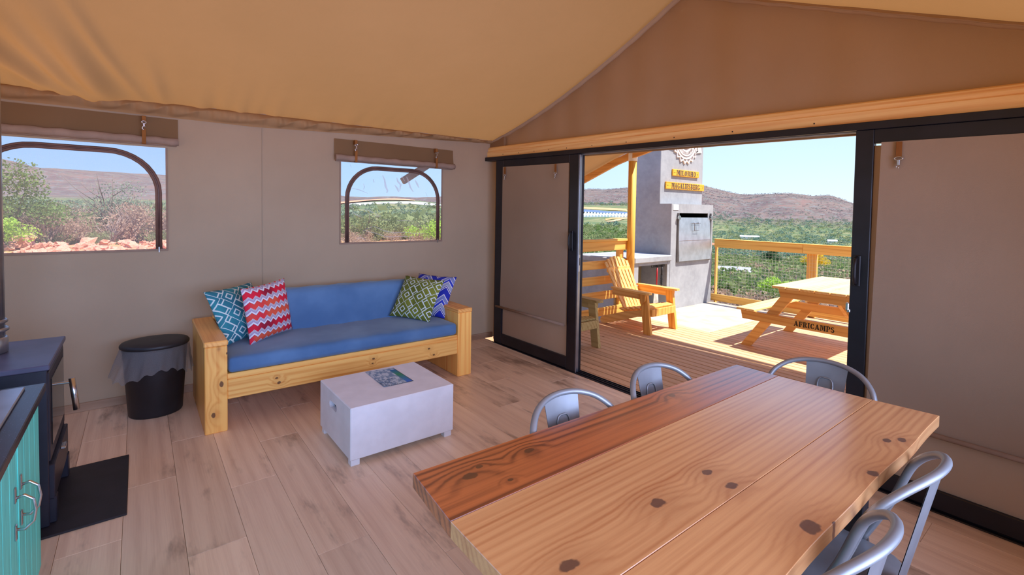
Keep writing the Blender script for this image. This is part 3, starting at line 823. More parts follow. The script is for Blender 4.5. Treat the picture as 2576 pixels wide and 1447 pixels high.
# ------------------------------------------------------------------ kitchen run
TEAL = NT('teal_painted_wood'); co = TEAL.coord(); x, y, z = TEAL.sep(co)
TEAL.col(TEAL.mix(TEAL.noise(TEAL.comb(x*30, y*30, z*2), 3, 4).smooth(.3, .7), srgb(118, 246, 232), srgb(98, 226, 214)))
TEAL.set(Roughness=.5); TEAL = TEAL.m
STONE = NT('dark_speckled_stone'); co = STONE.coord()
STONE.col(STONE.mix(STONE.noise(co, 160, 2).gt(.66), (.020, .020, .034), (.10, .11, .16))); STONE.set(Roughness=.28); STONE = STONE.m
kc = thing('kitchen_cabinet', 'teal painted kitchen cabinet under the dark worktop', 'cabinet', (2.6, -3.8, 0))
obj('carcass', MB().box(1.965, 4.15, -4.08, -3.525, .0, .768, .003), TEAL, kc)
xx = 1.968; k = 0
for wd in (.44, .44, .44, .44, .40):
    d = obj('cabinet_door', MB().box(xx, xx+wd-.006, -3.525, -3.507, .05, .760, .003), TEAL, kc)
    for q in range(1, 5):
        obj('groove_board', MB().box(xx+.012+(q-1)*(wd-.03)/4, xx+.008+q*(wd-.03)/4, -3.508, -3.5045, .06, .75, .0015), TEAL, d)
    hx = xx+(wd-.05 if k % 2 == 0 else .045)
    g = MB(); g.tube([(hx, -3.502, .56), (hx, -3.482, .565), (hx, -3.462, .545), (hx, -3.457, .51), (hx, -3.462, .475), (hx, -3.482, .455), (hx, -3.502, .46)], .0048, 8)
    g.box(hx-.008, hx+.008, -3.505, -3.50, .545, .595, .002); g.box(hx-.008, hx+.008, -3.505, -3.50, .425, .475, .002)
    obj('door_handle', g, STEEL, d); xx += wd; k += 1
tag(obj('worktop', MB().box(2.035, 4.15, -4.10, -3.475, .770, .800, .003), STONE), 'dark speckled stone worktop on the teal cabinet', 'worktop')
sk = thing('kitchen_sink', 'stainless steel inset sink in the dark worktop', 'sink', (2.5, -3.78, .80))
SINKM = plain('brushed_sink_steel', (.52, .53, .60), .32, 1.0, .08)
sm_ = MB()
bx = (2.55, 2.95, -3.97, -3.59)
sm_.box(2.085, 3.05, -3.59, -3.525, .800, .810, .003); sm_.box(2.085, 3.05, -4.04, -3.97, .800, .810, .003)
sm_.box(2.085, 2.10, -3.97, -3.59, .800, .810, .003); sm_.box(2.95, 3.05, -3.97, -3.59, .800, .810, .003)
obj('rim', sm_, SINKM, sk)
obj('drainer', MB().box(2.10, 2.55, -3.97, -3.59, .798, .803, .001), SINKM, sk)
for i in range(7):
    obj('drainer_rib', MB().box(2.14, 2.52, -3.94+i*.052, -3.93+i*.052, .803, .807, .0015), SINKM, sk)
bw = MB()
bw.add([(2.55,-3.97,.803),(2.95,-3.97,.803),(2.95,-3.59,.803),(2.55,-3.59,.803),(2.58,-3.94,.8012),(2.92,-3.94,.8012),(2.92,-3.62,.8012),(2.58,-3.62,.8012)],
       [(0,1,5,4),(1,2,6,5),(2,3,7,6),(3,0,4,7),(4,5,6,7)])
obj('bowl', bw, SINKM, sk)
tp = MB(); tp.tube([(2.42, -4.0, .81), (2.42, -4.0, 1.0), (2.44, -3.96, 1.04), (2.46, -3.88, 1.03), (2.46, -3.86, 1.0)], .011, 10); tp.lathe([(.022, .81), (.02, .83)], 14, 2.42, -4.0)
obj('tap', tp, STEEL, sk)

# ------------------------------------------------------------------ dining table
TB = wood('table_plank_pale', srgb(238, 178, 116), srgb(186, 110, 60), 'Y', 42, .36, .0, kc=(.075, .03, .03), var=.05, coat=1.0, kscale=2.4, dark=.42, knots=((.095,-.409,.017),(.112,-.733,.017),(.36,-.206,.021),(.166,-.189,.014),(.093,-.179,.013),(.371,.189,.014),(.333,.463,.012),(.362,.506,.012),(.391,-.143,.008)), warp=.10)
TR_ = wood('table_plank_red', srgb(200, 108, 54), srgb(112, 44, 18), 'Y', 30, .36, .0, kc=(.06, .012, .006), var=.03, coat=1.0, kscale=2.4, dark=.85, knots=((-.278,-.713,.016),(-.303,-.67,.008),(-.29,-.50,.012),(-.291,.23,.013),(-.20,-.64,.006)), warp=.16)
dt = thing('dining_table', 'thick pine dining table with a darker red plank along one side', 'table', (3.79, -1.78, 0))
zt, th = .777, .045
def slab(pts, mat):
    m = MB(); n = len(pts); cx = sum(p[0] for p in pts)/n; cyy = sum(p[1] for p in pts)/n
    def off(d): return [(p[0]+(cx-p[0])/abs(cx-p[0]+1e-9)*d if 0 else p[0]-math.copysign(min(d, abs(p[0]-cx)), p[0]-cx), p[1]-math.copysign(min(d, abs(p[1]-cyy)), p[1]-cyy)) for p in pts]
    rings = [(off(.006), zt-th), (pts, zt-th+.006), (pts, zt-.0015), (off(.0012), zt)]
    vs = [(x, y, z) for P_, z in rings for x, y in P_]
    fs = [tuple(reversed(range(n))), tuple(range(3*n, 4*n))]
    for r in range(3):
        for i in range(n):
            j = (i+1) % n; fs.append((r*n+i, r*n+j, (r+1)*n+j, (r+1)*n+i))
    m.add(vs, fs); return obj('table_plank', m, mat, dt)
slab([(3.409, -2.612), (3.6425, -2.634), (3.644, -.962), (3.455, -.955)], TR_)
slab([(3.644, -2.634), (3.982, -2.640), (3.986, -.946), (3.6455, -.962)], TB)
wav = [(4.178+.003*math.sin(q*5+1)+.002*math.sin(q*13), q) for q in np.linspace(-2.62, -.925, 22)]
slab([(3.9835, -2.640)]+wav+[(3.9875, -.946)], TB)
LEGM = plain('black_table_steel', (.012, .012, .014), .5)
for yy_ in (-2.30, -1.25):
    lg = MB(); lg.box(3.56, 4.08, yy_-.03, yy_+.03, .70, .731, .003); obj('cross_bearer', lg, LEGM, dt)
    for xx_ in (3.58, 4.0):
        obj('leg', MB().box(xx_, xx_+.06, yy_-.03, yy_+.03, 0, .70, .003), LEGM, dt)

# ------------------------------------------------------------------ metal chairs
CHM = NT('grey_gunmetal_paint'); co = CHM.coord()
CHM.col(CHM.mix(CHM.noise(co, 12, 4).smooth(.3, .7), (.27, .28, .29), (.32, .33, .34))); CHM.set(Roughness=.42, Metallic=.45); CHM = CHM.m
def make_chair():
    t = thing('metal_chair', 'chair', 'chair', (0, 0, 0))
    half = [(-.065,.175,.445),(-.10,.195,.52),(-.135,.205,.60),(-.162,.208,.68),(-.175,.207,.715),(-.190,.201,.743),(-.212,.185,.772),(-.242,.150,.802),(-.266,.105,.820),(-.281,.055,.829),(-.286,0,.832)]
    ctl = half+[(p[0], -p[1], p[2]) for p in half[-2::-1]]
    pts = []                                    # smooth run through the control points of the back hoop (rear = -x)
    for i in range(len(ctl)-1):
        p0, p1, p2, p3 = (Vector(ctl[max(0, min(len(ctl)-1, i+k))]) for k in (-1, 0, 1, 2))
        for t_ in (0, .34, .67):
            pts.append(.5*((2*p1)+(p2-p0)*t_+(2*p0-5*p1+4*p2-p3)*t_**2+(3*p1-p0-3*p2+p3)*t_**3))
    pts.append(Vector(ctl[-1]))
    obj('back_hoop', MB().tube(pts, .0118, 10, sx=1.0, sy=.9), CHM, t)
    sp = MB()                                   # splat with its pressed ridge
    def sps(u, v, k=0):
        z = .44+(.826-.44)*v-.010*((u-.5)*2)**2*v; w_ = .058+.024*v
        return (-.205-.078*v-.010*math.cos((u-.5)*3.0)+.010+k, (u-.5)*2*w_, z)
    sp.grid(lambda u, v: sps(u, v, .001), 8, 14, True); sp.grid(lambda u, v: sps(u, v, -.001), 8, 14, True, True)
    spl = obj('back_splat', sp, CHM, t)
    r = [sps(.30, q, .004) for q in np.linspace(.1, .76, 7)]+[sps(.32, .80, .004), sps(.36, .825, .004), sps(.42, .835, .004), sps(.58, .835, .004), sps(.64, .825, .004), sps(.68, .80, .004)]+[sps(.70, q, .004) for q in np.linspace(.76, .1, 7)]
    obj('pressed_ridge', MB().tube(r, .0035, 6), CHM, spl)
    st = MB(); P_ = []
    for k in range(28):
        a = 2*math.pi*k/28; e = 5
        ca, sa = math.cos(a), math.sin(a); rr = 1/((abs(ca)**e+abs(sa)**e)**(1/e))
        P_.append((-.012+.190*ca*rr, .178*sa*rr*(1+.08*ca)))
    n = 28; rings = [(.92, .425), (1.0, .428), (1.0, .446), (.97, .450), (.60, .446), (.05, .444)]
    st.add([(x*s, y*s, z) for s, z in rings for x, y in P_], [(i*n+k, i*n+(k+1) % n, (i+1)*n+(k+1) % n, (i+1)*n+k) for i in range(5) for k in range(n)]+[tuple(range(5*n, 6*n)), tuple(reversed(range(n)))], None, True)
    obj('seat', st, CHM, t)
    for sy in (1, -1):
        l = MB(); l.bar((-.165, sy*.155, .43), (-.215, sy*.206, .0), .030, .016, (1, 0, 0), .004); l.bar((-.165, sy*.165, .42), (-.215, sy*.216, .01), .008, .010, (1, 0, 0), .002)
        l.box(-.23, -.20, sy*.206-.014, sy*.206+.014, 0, .012, .003)
        obj('leg', l, CHM, t)
        l = MB(); l.bar((.150, sy*.150, .43), (.205, sy*.212, .0), .030, .016, (1, 0, 0), .004); l.bar((.150, sy*.160, .42), (.205, sy*.222, .01), .008, .010, (1, 0, 0), .002)
        l.box(.19, .22, sy*.212-.014, sy*.212+.014, 0, .012, .003)
        obj('leg', l, CHM, t)
    b = MB(); b.bar((-.165, -.158, .40), (.165, -.158, .40), .02, .006, (0,0,1), .001); b.bar((-.165, .158, .40), (.165, .158, .40), .02, .006, (0,0,1), .001); b.bar((.16, -.16, .40), (.16, .16, .40), .02, .006, (0,0,1), .001)
    obj('seat_brace', b, CHM, t)
    return t
ch0 = make_chair()
# back of the hoop lies .26 m behind the chair's middle
for i, (x, y, rz, lab) in enumerate((
    (3.615, -1.995, 0, 'grey metal chair tucked under the red plank nearest the coffee table'),
    (3.612, -1.475, 0, 'grey metal chair under the red plank nearest the open doorway'),
    (3.764, -1.03, -math.pi/2, 'grey metal chair at the table end facing away from the open doorway'),
    (4.012, -1.525, math.pi, 'grey metal chair on the canvas blind side nearer the right door leaf'),
    (4.012, -1.985, math.pi, 'grey metal chair on the canvas blind side closest to the camera'))):
    o = ch0 if i == 0 else copy_tree(ch0)
    o.location = (x, y, 0); o.rotation_euler = (0, 0, rz); tag(o, lab, 'chair', 'metal chairs around the dining table')
# ------------------------------------------------------------------ deck
DZ = -.03
deck = struct('deck', MB().box(.06, 6.6, .08, 4.82, -.30, -.075, .0), plain('deck_gap_shadow', (.06, .04, .025), .9))
y = .085; pitch = .1005
while y < 4.78:
    x0 = 1.325 if y > 2.56 else .06
    obj('deck_board', MB().box(x0, 6.6, y, y+pitch-.012, -.07, DZ+.0015*math.sin(y*61), .003), DECKW, deck)
    y += pitch
SLAB = NT('hearth_screed'); co = SLAB.coord()
SLAB.col(SLAB.mix(SLAB.noise(co, 3.5, 5).smooth(.35, .65), srgb(204, 192, 176), srgb(180, 164, 146))); SLAB.set(Roughness=.85); SLAB.bump(SLAB.noise(co, 60, 3), .2, .004); SLAB = SLAB.m
struct('hearth_slab', MB().box(.17, 1.318, 2.60, 4.66, -.10, DZ-.002, .004), SLAB)

# ------------------------------------------------------------------ outdoor fireplace with counter
PLAS = NT('grey_plaster'); co = PLAS.coord()
a = PLAS.noise(co, 2.2, 5, .6).smooth(.3, .7); b = PLAS.noise(co, 14, 4, .6).smooth(.35, .75)
PLAS.col(PLAS.mix(b*.35, PLAS.mix(a, srgb(150, 152, 157), srgb(166, 168, 173)), srgb(182, 184, 188))); PLAS.set(Roughness=.85)
PLAS.b.inputs['Specular IOR Level'].default_value = .2; PLAS.bump(PLAS.noise(co, 40, 4), .15, .004); PLAS = PLAS.m
GALV = plain('galvanised_sheet', (.62, .66, .74), .40, .85, .10)
NEARBLACK = plain('near_black', (.02, .014, .012), .95)  # near-black for the chamber walls and the distant window panes
fp = thing('outdoor_fireplace', 'grey plastered outdoor fireplace with chimney beyond the wooden deck', 'fireplace', (-.2, 3.8, DZ))
m = MB()
m.box(-.65, .17, 3.42, 3.634, -.3, 1.645, .0); m.box(-.65, .17, 4.487, 4.65, -.3, 1.645, .0)
m.box(-.65, .17, 3.634, 4.487, -.3, .74, .0); m.box(-.65, .17, 3.634, 4.487, 1.50, 1.645, .0); m.box(-.65, -.45, 3.634, 4.487, .74, 1.5, .0)
obj('firebox_block', m, PLAS, fp)
obj('fire_chamber', MB().box(-.45, -.44, 3.634, 4.487, .74, 1.5, 0).box(-.44, .16, 3.634, 3.64, .74, 1.5, 0).box(-.44, .16, 4.481, 4.487, .74, 1.5, 0).box(-.44, .165, 3.634, 4.487, 1.494, 1.5, 0), NEARBLACK, fp)
obj('chimney_stack', MB().box(-.65, -.05, 3.42, 4.66, 1.64, 3.6, .006), PLAS, fp)
sd = MB(); sd.add([(.172,3.60,.725),(.172,4.545,.725),(.172,4.545,1.428),(.172,3.60,1.428),(.212,3.60,.725),(.212,4.545,.725),(.186,4.545,1.428),(.186,3.60,1.428)],
                  [(4,5,6,7),(0,3,2,1),(0,1,5,4),(1,2,6,5),(2,3,7,6),(3,0,4,7)])
sd = obj('steel_door', sd, GALV, fp)
obj('fold_line', MB().box(.199, .2035, 3.61, 4.535, 1.052, 1.058, .001), STEEL, sd)
hm = MB(); hm.tube([(.20, 4.00, 1.345), (.225, 4.00, 1.34), (.225, 4.00, 1.215), (.225, 4.13, 1.215), (.225, 4.13, 1.34), (.20, 4.13, 1.345)], .006, 8); hm.tube([(.205, 3.96, 1.335), (.205, 4.20, 1.335)], .005, 6)
obj('door_handle', hm, plain('grey_handle_wire', (.22,.22,.25), .4, .7), sd)
for yy_ in (3.585, 4.55):
    g = MB(); g.box(.17, .20, yy_-.008, yy_+.012, .71, 1.50, .002); gd = obj('guide_rail', g, plain('rail_steel', (.20, .19, .19), .5, .6), fp)
    w_ = MB(); ang = np.linspace(0, 2*math.pi, 13)[:-1]
    w_.prism([(yy_+.035*math.cos(q), 1.425+.035*math.sin(q)) for q in ang], .196, .214, 'yz'); obj('pulley', w_, STEEL, gd)
m = MB()
m.box(-.70, .20, 2.50, 3.425, .745, .835, .012); m.box(-.72, .06, 2.22, 2.52, .745, .833, .012)
obj('counter_top', m, PLAS, fp)
m = MB(); m.box(-.68, .165, 2.52, 2.632, -.3, .75, .004); m.box(-.70, .03, 2.25, 2.53, -.3, .75, .004); m.box(-.70, -.33, 2.632, 3.425, -.3, .75, .0); m.box(-.33, .165, 2.632, 3.425, -.3, -.04, .0); m.box(-.33, .165, 3.35, 3.43, -.3, .75, .004)
m.box(-.33, .165, 2.632, 3.36, .70, .75, 0)
obj('counter_base', m, PLAS, fp)
obj('niche_back', MB().box(-.332, -.322, 2.632, 3.35, -.04, .70, 0), plain('niche_sunlit_khaki', srgb(150, 132, 100), .9), fp)  # sunlit khaki of the niche's back wall put into the colour
tag(obj('instruction_plaque', MB().box(.171, .176, 3.46, 3.605, 1.545, 1.632, .001), plain('plaque_white', (.82, .88, .92), .35)), 'small white plaque on the upper corner of the fireplace', 'sign')
bpy.data.objects['instruction_plaque'].location = (0, 0, 0)

# stencil slab letters built from polygons -------------------------------------------------
def arcp(cx, cy, rx, ry, tx, ty, a0, a1, n=10):
    a = [R(a0+(a1-a0)*i/n) for i in range(n+1)]
    return [(cx+rx*math.cos(t), cy+ry*math.sin(t)) for t in a]+[(cx+(rx-tx)*math.cos(t), cy+(ry-ty)*math.sin(t)) for t in reversed(a)]
def bx(x0, y0, x1, y1): return [(x0, y0), (x1, y0), (x1, y1), (x0, y1)]
O_ = lambda: [arcp(.38, .5, .36, .5, .22, .10, 98, 262), arcp(.38, .5, .36, .5, .22, .10, -82, 82)]
stem = [bx(.10, .0, .32, 1), bx(.02, 0, .40, .10), bx(.02, .90, .40, 1)]
GL = {
 'M': (1.0, [bx(.08, .0, .18, 1), bx(.0, 0, .28, .10), bx(.0, .9, .22, 1), [(.22, 1), (.42, 1), (.54, .35), (.50, .12), (.44, .12)], [(.58, .30), (.70, .9), (.70, 1), (.66, 1), (.56, .42)], bx(.74, 0, .95, 1), bx(.66, 0, 1.0, .10), bx(.74, .9, 1.0, 1)]),
 'I': (.42, stem), 'L': (.72, stem+[[(.44, 0), (.70, 0), (.70, .36), (.62, .36), (.58, .11), (.44, .11)]]),
 'O': (.76, O_()), 'Q': (.76, O_()+[[(.42, .25), (.56, .25), (.76, -.1), (.6, -.1)]]),
 'R': (.82, stem+[arcp(.42, .74, .32, .26, .20, .09, -88, 88), [(.44, .48), (.58, .48), (.82, .0), (.60, .0)]]),
 'P': (.76, stem+[arcp(.42, .72, .32, .28, .20, .09, -88, 88)]),
 'B': (.78, stem+[arcp(.42, .76, .29, .24, .19, .09, -86, 86), arcp(.42, .26, .33, .26, .21, .09, -86, 86)]),
 'H': (.92, stem+[bx(.58, 0, .80, 1), bx(.50, 0, .88, .10), bx(.50, .9, .88, 1), bx(.35, .45, .55, .55)]),
 'N': (.9, stem+[[(.30, 1), (.42, 1), (.80, .1), (.80, 0), (.68, 0)], bx(.70, .1, .80, 1), bx(.60, .9, .88, 1)]),
 'A': (.86, [[(.06, 0), (.17, 0), (.40, .78), (.36, .95)], bx(.0, 0, .27, .09), [(.40, 1), (.50, 1), (.80, 0), (.56, 0), (.36, .84)], bx(.50, 0, .86, .09), bx(.26, .27, .50, .36)]),
 'E': (.74, stem+[[(.44, 0), (.72, 0), (.72, .32), (.64, .32), (.60, .10), (.44, .10)], [(.44, 1), (.70, 1), (.70, .70), (.62, .70), (.58, .90), (.44, .90)], bx(.44, .45, .56, .55), bx(.54, .36, .60, .64)]),
 'F': (.70, stem+[[(.44, 1), (.70, 1), (.70, .66), (.62, .66), (.58, .90), (.44, .90)], bx(.44, .45, .56, .55), bx(.54, .36, .60, .64)]),
 'G': (.80, [arcp(.40, .5, .38, .5, .22, .10, 98, 262), arcp(.40, .5, .36, .5, .14, .10, 30, 82), bx(.54, .08, .74, .42), bx(.46, .36, .80, .45), arcp(.40, .5, .30, .5, .12, .10, -82, -40)]),
 'C': (.76, [arcp(.40, .5, .38, .5, .22, .10, 98, 262), arcp(.40, .5, .36, .5, .16, .12, 28, 82), arcp(.40, .5, .36, .5, .14, .10, -82, -28)]),
 'S': (.66, [arcp(.32, .73, .28, .27, .13, .10, 20, 90), arcp(.32, .73, .30, .27, .19, .11, 90, 235), [(.12, .60), (.42, .42), (.56, .36), (.50, .52), (.24, .66)], arcp(.32, .27, .30, .27, .19, .11, -90, 55), arcp(.32, .27, .30, .27, .13, .10, 190, 270)]),
 'T': (.78, [bx(.28, 0, .50, 1), bx(.20, 0, .58, .1), [(.0, 1), (.25, 1), (.25, .9), (.10, .9), (.07, .68), (.0, .68)], [(.53, 1), (.78, 1), (.78, .68), (.71, .68), (.68, .9), (.53, .9)]]),
 'U': (.80, [bx(.08, .35, .30, 1), bx(.0, .9, .38, 1), bx(.62, .35, .72, 1), bx(.52, .9, .80, 1), arcp(.40, .36, .32, .36, .20, .12, 182, 262), arcp(.40, .36, .32, .36, .10, .12, 278, 358)]),
}
def text_width(s, sp=.10): return sum(GL[c][0] if c in GL else .4 for c in s)+sp*(len(s)-1)
def text_mb(s, h, place, depth, squeeze=1.0, sp=.10):
    """place(u, v, d) -> world point; u along the line from its centre, v up from the baseline, d out of the face"""
    mb = MB(); W_ = text_width(s, sp); cur = -W_/2
    for c in s:
        if c in GL:
            for qi, poly in enumerate(GL[c][1]):
                n = len(poly); P0 = [((cur+px)*h*squeeze, py*h) for px, py in poly]
                ar = sum(P0[i][0]*P0[(i+1) % n][1]-P0[(i+1) % n][0]*P0[i][1] for i in range(n))
                if ar < 0: P0 = P0[::-1]
                vs = [place(u, v, 0) for u, v in P0]+[place(u, v, depth+qi*.00025) for u, v in P0]
                if n > 8:                        # arcs: strip of quads so that the concave outline fills cleanly
                    k = n//2; fs = []
                    for i in range(k-1): fs.append((n+i, n+i+1, n+n-2-i, n+n-1-i))
                    for i in range(n): fs.append((i, (i+1) % n, n+(i+1) % n, n+i))
                else: fs = [tuple(range(n, 2*n))]+[(i, (i+1) % n, n+(i+1) % n, n+i) for i in range(n)]
                mb.add(vs, fs)
        cur += (GL[c][0] if c in GL else .4)+sp
    return mb
LETT = plain('engraved_letters', srgb(78, 66, 66), .7)
SIGNW = wood('sign_board_wood', srgb(248, 182, 60), srgb(220, 138, 30), 'Y', 30, .6, .2, var=.05)
def board(label, y0, y1, z0, z1, txt, h):
    t = thing('name_board', label, 'sign', (-.05, (y0+y1)/2, (z0+z1)/2))
    obj('board', MB().box(-.05, -.022, y0, y1, z0, z1, .004), SIGNW, t)
    yc, zc = (y0+y1)/2, (z0+z1)/2
    sq = (y1-y0)*.74/(text_width(txt)*h)
    obj('lettering', text_mb(txt, h, lambda u, v, d: (-.0222+d, yc+u, zc-h/2+v), .0025, sq), LETT, t)
    s = MB()
    for yy_ in (y0+.045, y1-.045): s.prism([(yy_+.008*math.cos(q), zc+.008*math.sin(q)) for q in np.linspace(0, 6.283, 9)[:-1]], -.022, -.019, 'yz')
    obj('screw_head', s, LETT, t)
board('yellow wooden board reading MILORHO on the chimney', 3.722, 4.495, 2.112, 2.220, 'MILORHO', .082)
board('yellow wooden board reading MAGALIESBERG on the chimney', 3.54, 4.672, 1.890, 2.006, 'MAGALIESBERG', .090)

# round scalloped badge above the boards
BW = plain('badge_white', srgb(240, 226, 220), .5); BG = plain('badge_grey', srgb(150, 140, 138), .6)
bd = thing('round_badge', 'white scalloped round badge with ribbon high on the chimney', 'sign', (-.05, 4.10, 2.72))
def ring(r0, r1, n, x0, x1, wob=0.0, wn_=20, r0w=0.0):
    m = MB(); a = [2*math.pi*i/n for i in range(n)]
    fo = lambda t: r1+wob*(abs(((t*wn_/(2*math.pi)+.25) % 1)*2-1)-.5)*2
    fi = lambda t: r0+(wob if r0w else 0)*(abs(((t*wn_/(2*math.pi)+.25) % 1)*2-1)-.5)*2
    vs = []
    for x in (x0, x1):
        vs += [(x, 4.10+fo(t)*math.cos(t), 2.72+fo(t)*math.sin(t)) for t in a]; vs += [(x, 4.10+fi(t)*math.cos(t), 2.72+fi(t)*math.sin(t)) for t in a]
    fs = []
    for i in range(n):
        j = (i+1) % n
        fs += [(2*n+i, 2*n+j, 3*n+j, 3*n+i), (i, j, 2*n+j, 2*n+i), (n+j, n+i, 3*n+i, 3*n+j)]
    return m.add(vs, fs)
obj('disc', ring(.0005, .355, 160, -.05, -.042, .024, 20), BG, bd)
obj('scalloped_rim', ring(.345, .370, 160, -.05, -.030, .026, 20, 1), BW, bd)
obj('outer_band', ring(.285, .315, 80, -.046, -.032), BW, bd)
obj('text_band', ring(.165, .262, 80, -.046, -.034), BW, bd)
obj('inner_disc', ring(.0005, .130, 60, -.046, -.030), BW, bd)
txt = 'BOUTIQUE GLAMPING'; hh = .046; rr = .19
def on_arc(u, v, d):
    a = -math.pi/2+u/(rr+.02); return (-.0338+d, 4.10+(rr+.046-v)*math.cos(a), 2.72+(rr+.046-v)*math.sin(a))
obj('lettering', text_mb(txt, hh, on_arc, .002, .62), BG, bd)
rb = MB()
rb.prism([(3.62, 2.56), (3.80, 2.53), (3.80, 2.75), (3.60, 2.77), (3.67, 2.66)], -.046, -.03, 'yz'); rb.prism([(4.58, 2.56), (4.40, 2.53), (4.40, 2.75), (4.60, 2.77), (4.53, 2.66)], -.046, -.03, 'yz')
rb.prism([(3.76, 2.64), (4.44, 2.64), (4.44, 2.84), (3.76, 2.84)], -.044, -.024, 'yz')
obj('ribbon', rb, BW, bd)

# tools hanging in the niche
IRON = plain('black_iron', (.014, .012, .014), .5)
rk = thing('tool_rack', 'black iron hook rail under the grey fireplace counter', 'rack', (.1, 3.2, .68))
obj('back_plate', MB().box(.12, .128, 3.00, 3.335, .655, .70, .002), IRON, rk)
for yy_ in (3.13, 3.25): obj('hook', MB().tube([(.128, yy_, .68), (.145, yy_, .672), (.148, yy_, .655), (.14, yy_, .645)], .004, 6), IRON, rk)
for yy_ in (3.02, 3.315): obj('screw_head', MB().box(.128, .131, yy_-.006, yy_+.006, .672, .684, .001), STEEL, rk)
sh = thing('braai_shovel', 'red handled ash shovel hanging beside the black brush', 'shovel', (.13, 3.13, .4))
obj('handle', MB().tube([(.138, 3.13, .65), (.138, 3.125, .50), (.142, 3.118, .30)], .010, 10), plain('red_paint', (.55, .012, .02), .4), sh)
obj('hanging_loop', MB().tube([(.14, 3.13+.012*math.cos(q), .655+.014*math.sin(q)) for q in np.linspace(0, 6.283, 11)[:-1]], .003, 6, True), IRON, sh)
obj('blade', MB().prism([(3.07, .29), (3.165, .29), (3.18, .10), (3.05, .10)], .134, .140, 'yz'), plain('worn_blade', (.62, .58, .50), .55, .3, .3), sh)
br = thing('hanging_brush', 'black bristle brush hanging beside the red handled shovel', 'brush', (.13, 3.25, .5))
obj('handle', MB().tube([(.138, 3.25, .66), (.138, 3.25, .53)], .012, 10), BLACKPL, br)
bs = MB()
for i in range(9):
    zz = .53-.018*i
    for k in range(10):
        a = k*.628+i*.3; bs.tube([(.138+.008*math.cos(a), 3.247+.008*math.sin(a), zz), (.138+.026*math.cos(a), 3.247+.026*math.sin(a), zz-.006)], .0025, 4)
bs.tube([(.138, 3.25, .53), (.138, 3.245, .36)], .009, 8)
o = obj('bristles', bs, plain('bristle_black', (.02, .02, .024), .6), br); o['kind'] = 'stuff'

# ------------------------------------------------------------------ porch roof, poles, railings
pr_ = MB()
pr_.grid(lambda u, v: (-.95+u*6.96, .125+v*2.36, prof(-.95+u*6.96)+.085-.02*math.sin(v*3.14)), 50, 10, True)
struct('porch_roof', pr_, CANVAS_ROOF)
pro = bpy.data.objects['porch_roof']
RAFT = wood('rafter_wood', srgb(222, 168, 96), srgb(178, 118, 56), 'X', 20, .6, .2)
def rafter(y):
    m = MB(); xs_ = np.linspace(-.92, 2.53, 14)
    for a, b in zip(xs_[:-1], xs_[1:]): m.bar((a, y, prof(a)-.0), (b+.002, y, prof(b)-.0), .095, .045, (0,0,1), .002)
    for a, b in zip(xs_[:-1], xs_[1:]): m.bar((5.06-a, y, prof(a)), (5.06-b-.002, y, prof(b)), .095, .045, (0,0,1), .002)
    return m
obj('rafter', rafter(2.42), RAFT, pro)
obj('edge_light_strip', MB().grid(lambda u, v: (-.95+u*6.96, 2.488+.001*v, prof(-.95+u*6.96)+.055+.035*v), 50, 2, True), plain('edge_light_white', (.8, .8, .8), .6), pro)  # white edge strip painting the light gap between canvas and rafter
obj('front_canvas', MB().grid(lambda u, v: (.16+u*4.74, 2.495, 2.40+v*max(.01, prof(.16+u*4.74)+.05-2.40)), 40, 4, True), CANVAS_ROOF, pro)
obj('front_beam', MB().box(.12, 4.94, 2.45, 2.495, 2.375, 2.47, .004), RAFT, pro)
CAPM = plain('pole_cap_white', (.75, .76, .80), .5)
for x, lab in ((.150, 'round yellow timber pole at the deck corner beside the fireplace'), (4.90, 'round timber porch pole hidden behind the right door leaf')):
    t = thing('porch_pole', lab, 'pole', (x, 2.455, DZ), 0)
    obj('shaft', MB().lathe([(.058, DZ), (.058, 2.33)], 18, x, 2.455), POLEW, t)
    obj('cap', MB().lathe([(.066, 2.235), (.068, 2.34), (.06, 2.36)], 18, x, 2.455), CAPM, t)
rl = thing('deck_railing', 'slatted pine railing along the deck edge in front of the grey counter', 'railing', (.09, 1.3, DZ))
obj('top_rail', MB().box(.04, .145, .30, 2.40, 1.085, 1.118, .004), DECKPY, rl)
for za, zb in ((.955, 1.085), (.705, .820), (.488, .602), (.272, .388), (.045, .160)):
    obj('rail_board', MB().box(.085, .118, .30, 2.41, za, zb, .004), DECKPY, rl)
for yy_ in (.38, 1.44, 2.30):
    obj('railing_post', MB().box(.005, .084, yy_, yy_+.08, -.25, 1.084, .004), DECKPZ, rl)
fr = thing('deck_railing', 'pine railing with wire mesh at the far deck edge', 'railing', (3.0, 4.72, DZ))
obj('top_rail', MB().box(.182, 1.584, 4.70, 4.74, .918, 1.052, .004), DECKP, fr); obj('top_rail', MB().box(1.587, 6.5, 4.70, 4.74, .918, 1.052, .004), DECKP, fr)
obj('rail_cap', MB().box(.18, 6.5, 4.695, 4.80, 1.052, 1.066, .003), DECKP, fr)
obj('bottom_rail', MB().box(.145, 6.5, 4.70, 4.74, -.012, .105, .004), DECKP, fr)
for xx_ in (.175, 1.632, 3.1, 4.6, 6.1): obj('railing_post', MB().box(xx_, xx_+(.03 if xx_ < 1 else .134), 4.742, 4.80, -.25, 1.05, .004), DECKPZ, fr)
wm = MB(); WR = .0013
for i in range(int((6.5-.2)/.052)):
    x = .2+i*.052; wm.tube([(x, 4.741, .09), (x, 4.741, .93)], WR, 4, cap=False)
for j in range(17):
    z = .10+j*.052; wm.tube([(.18, 4.7425, z), (6.5, 4.7425, z)], WR, 4, cap=False)
o = obj('wire_mesh', wm, plain('galvanised_wire', (.62, .62, .60), .45, .4), fr); o['kind'] = 'stuff'
bs_ = thing('brace_pole', 'grey diagonal strut seen through the clear plastic window', 'strut', (-.5, -.5, 1.9))
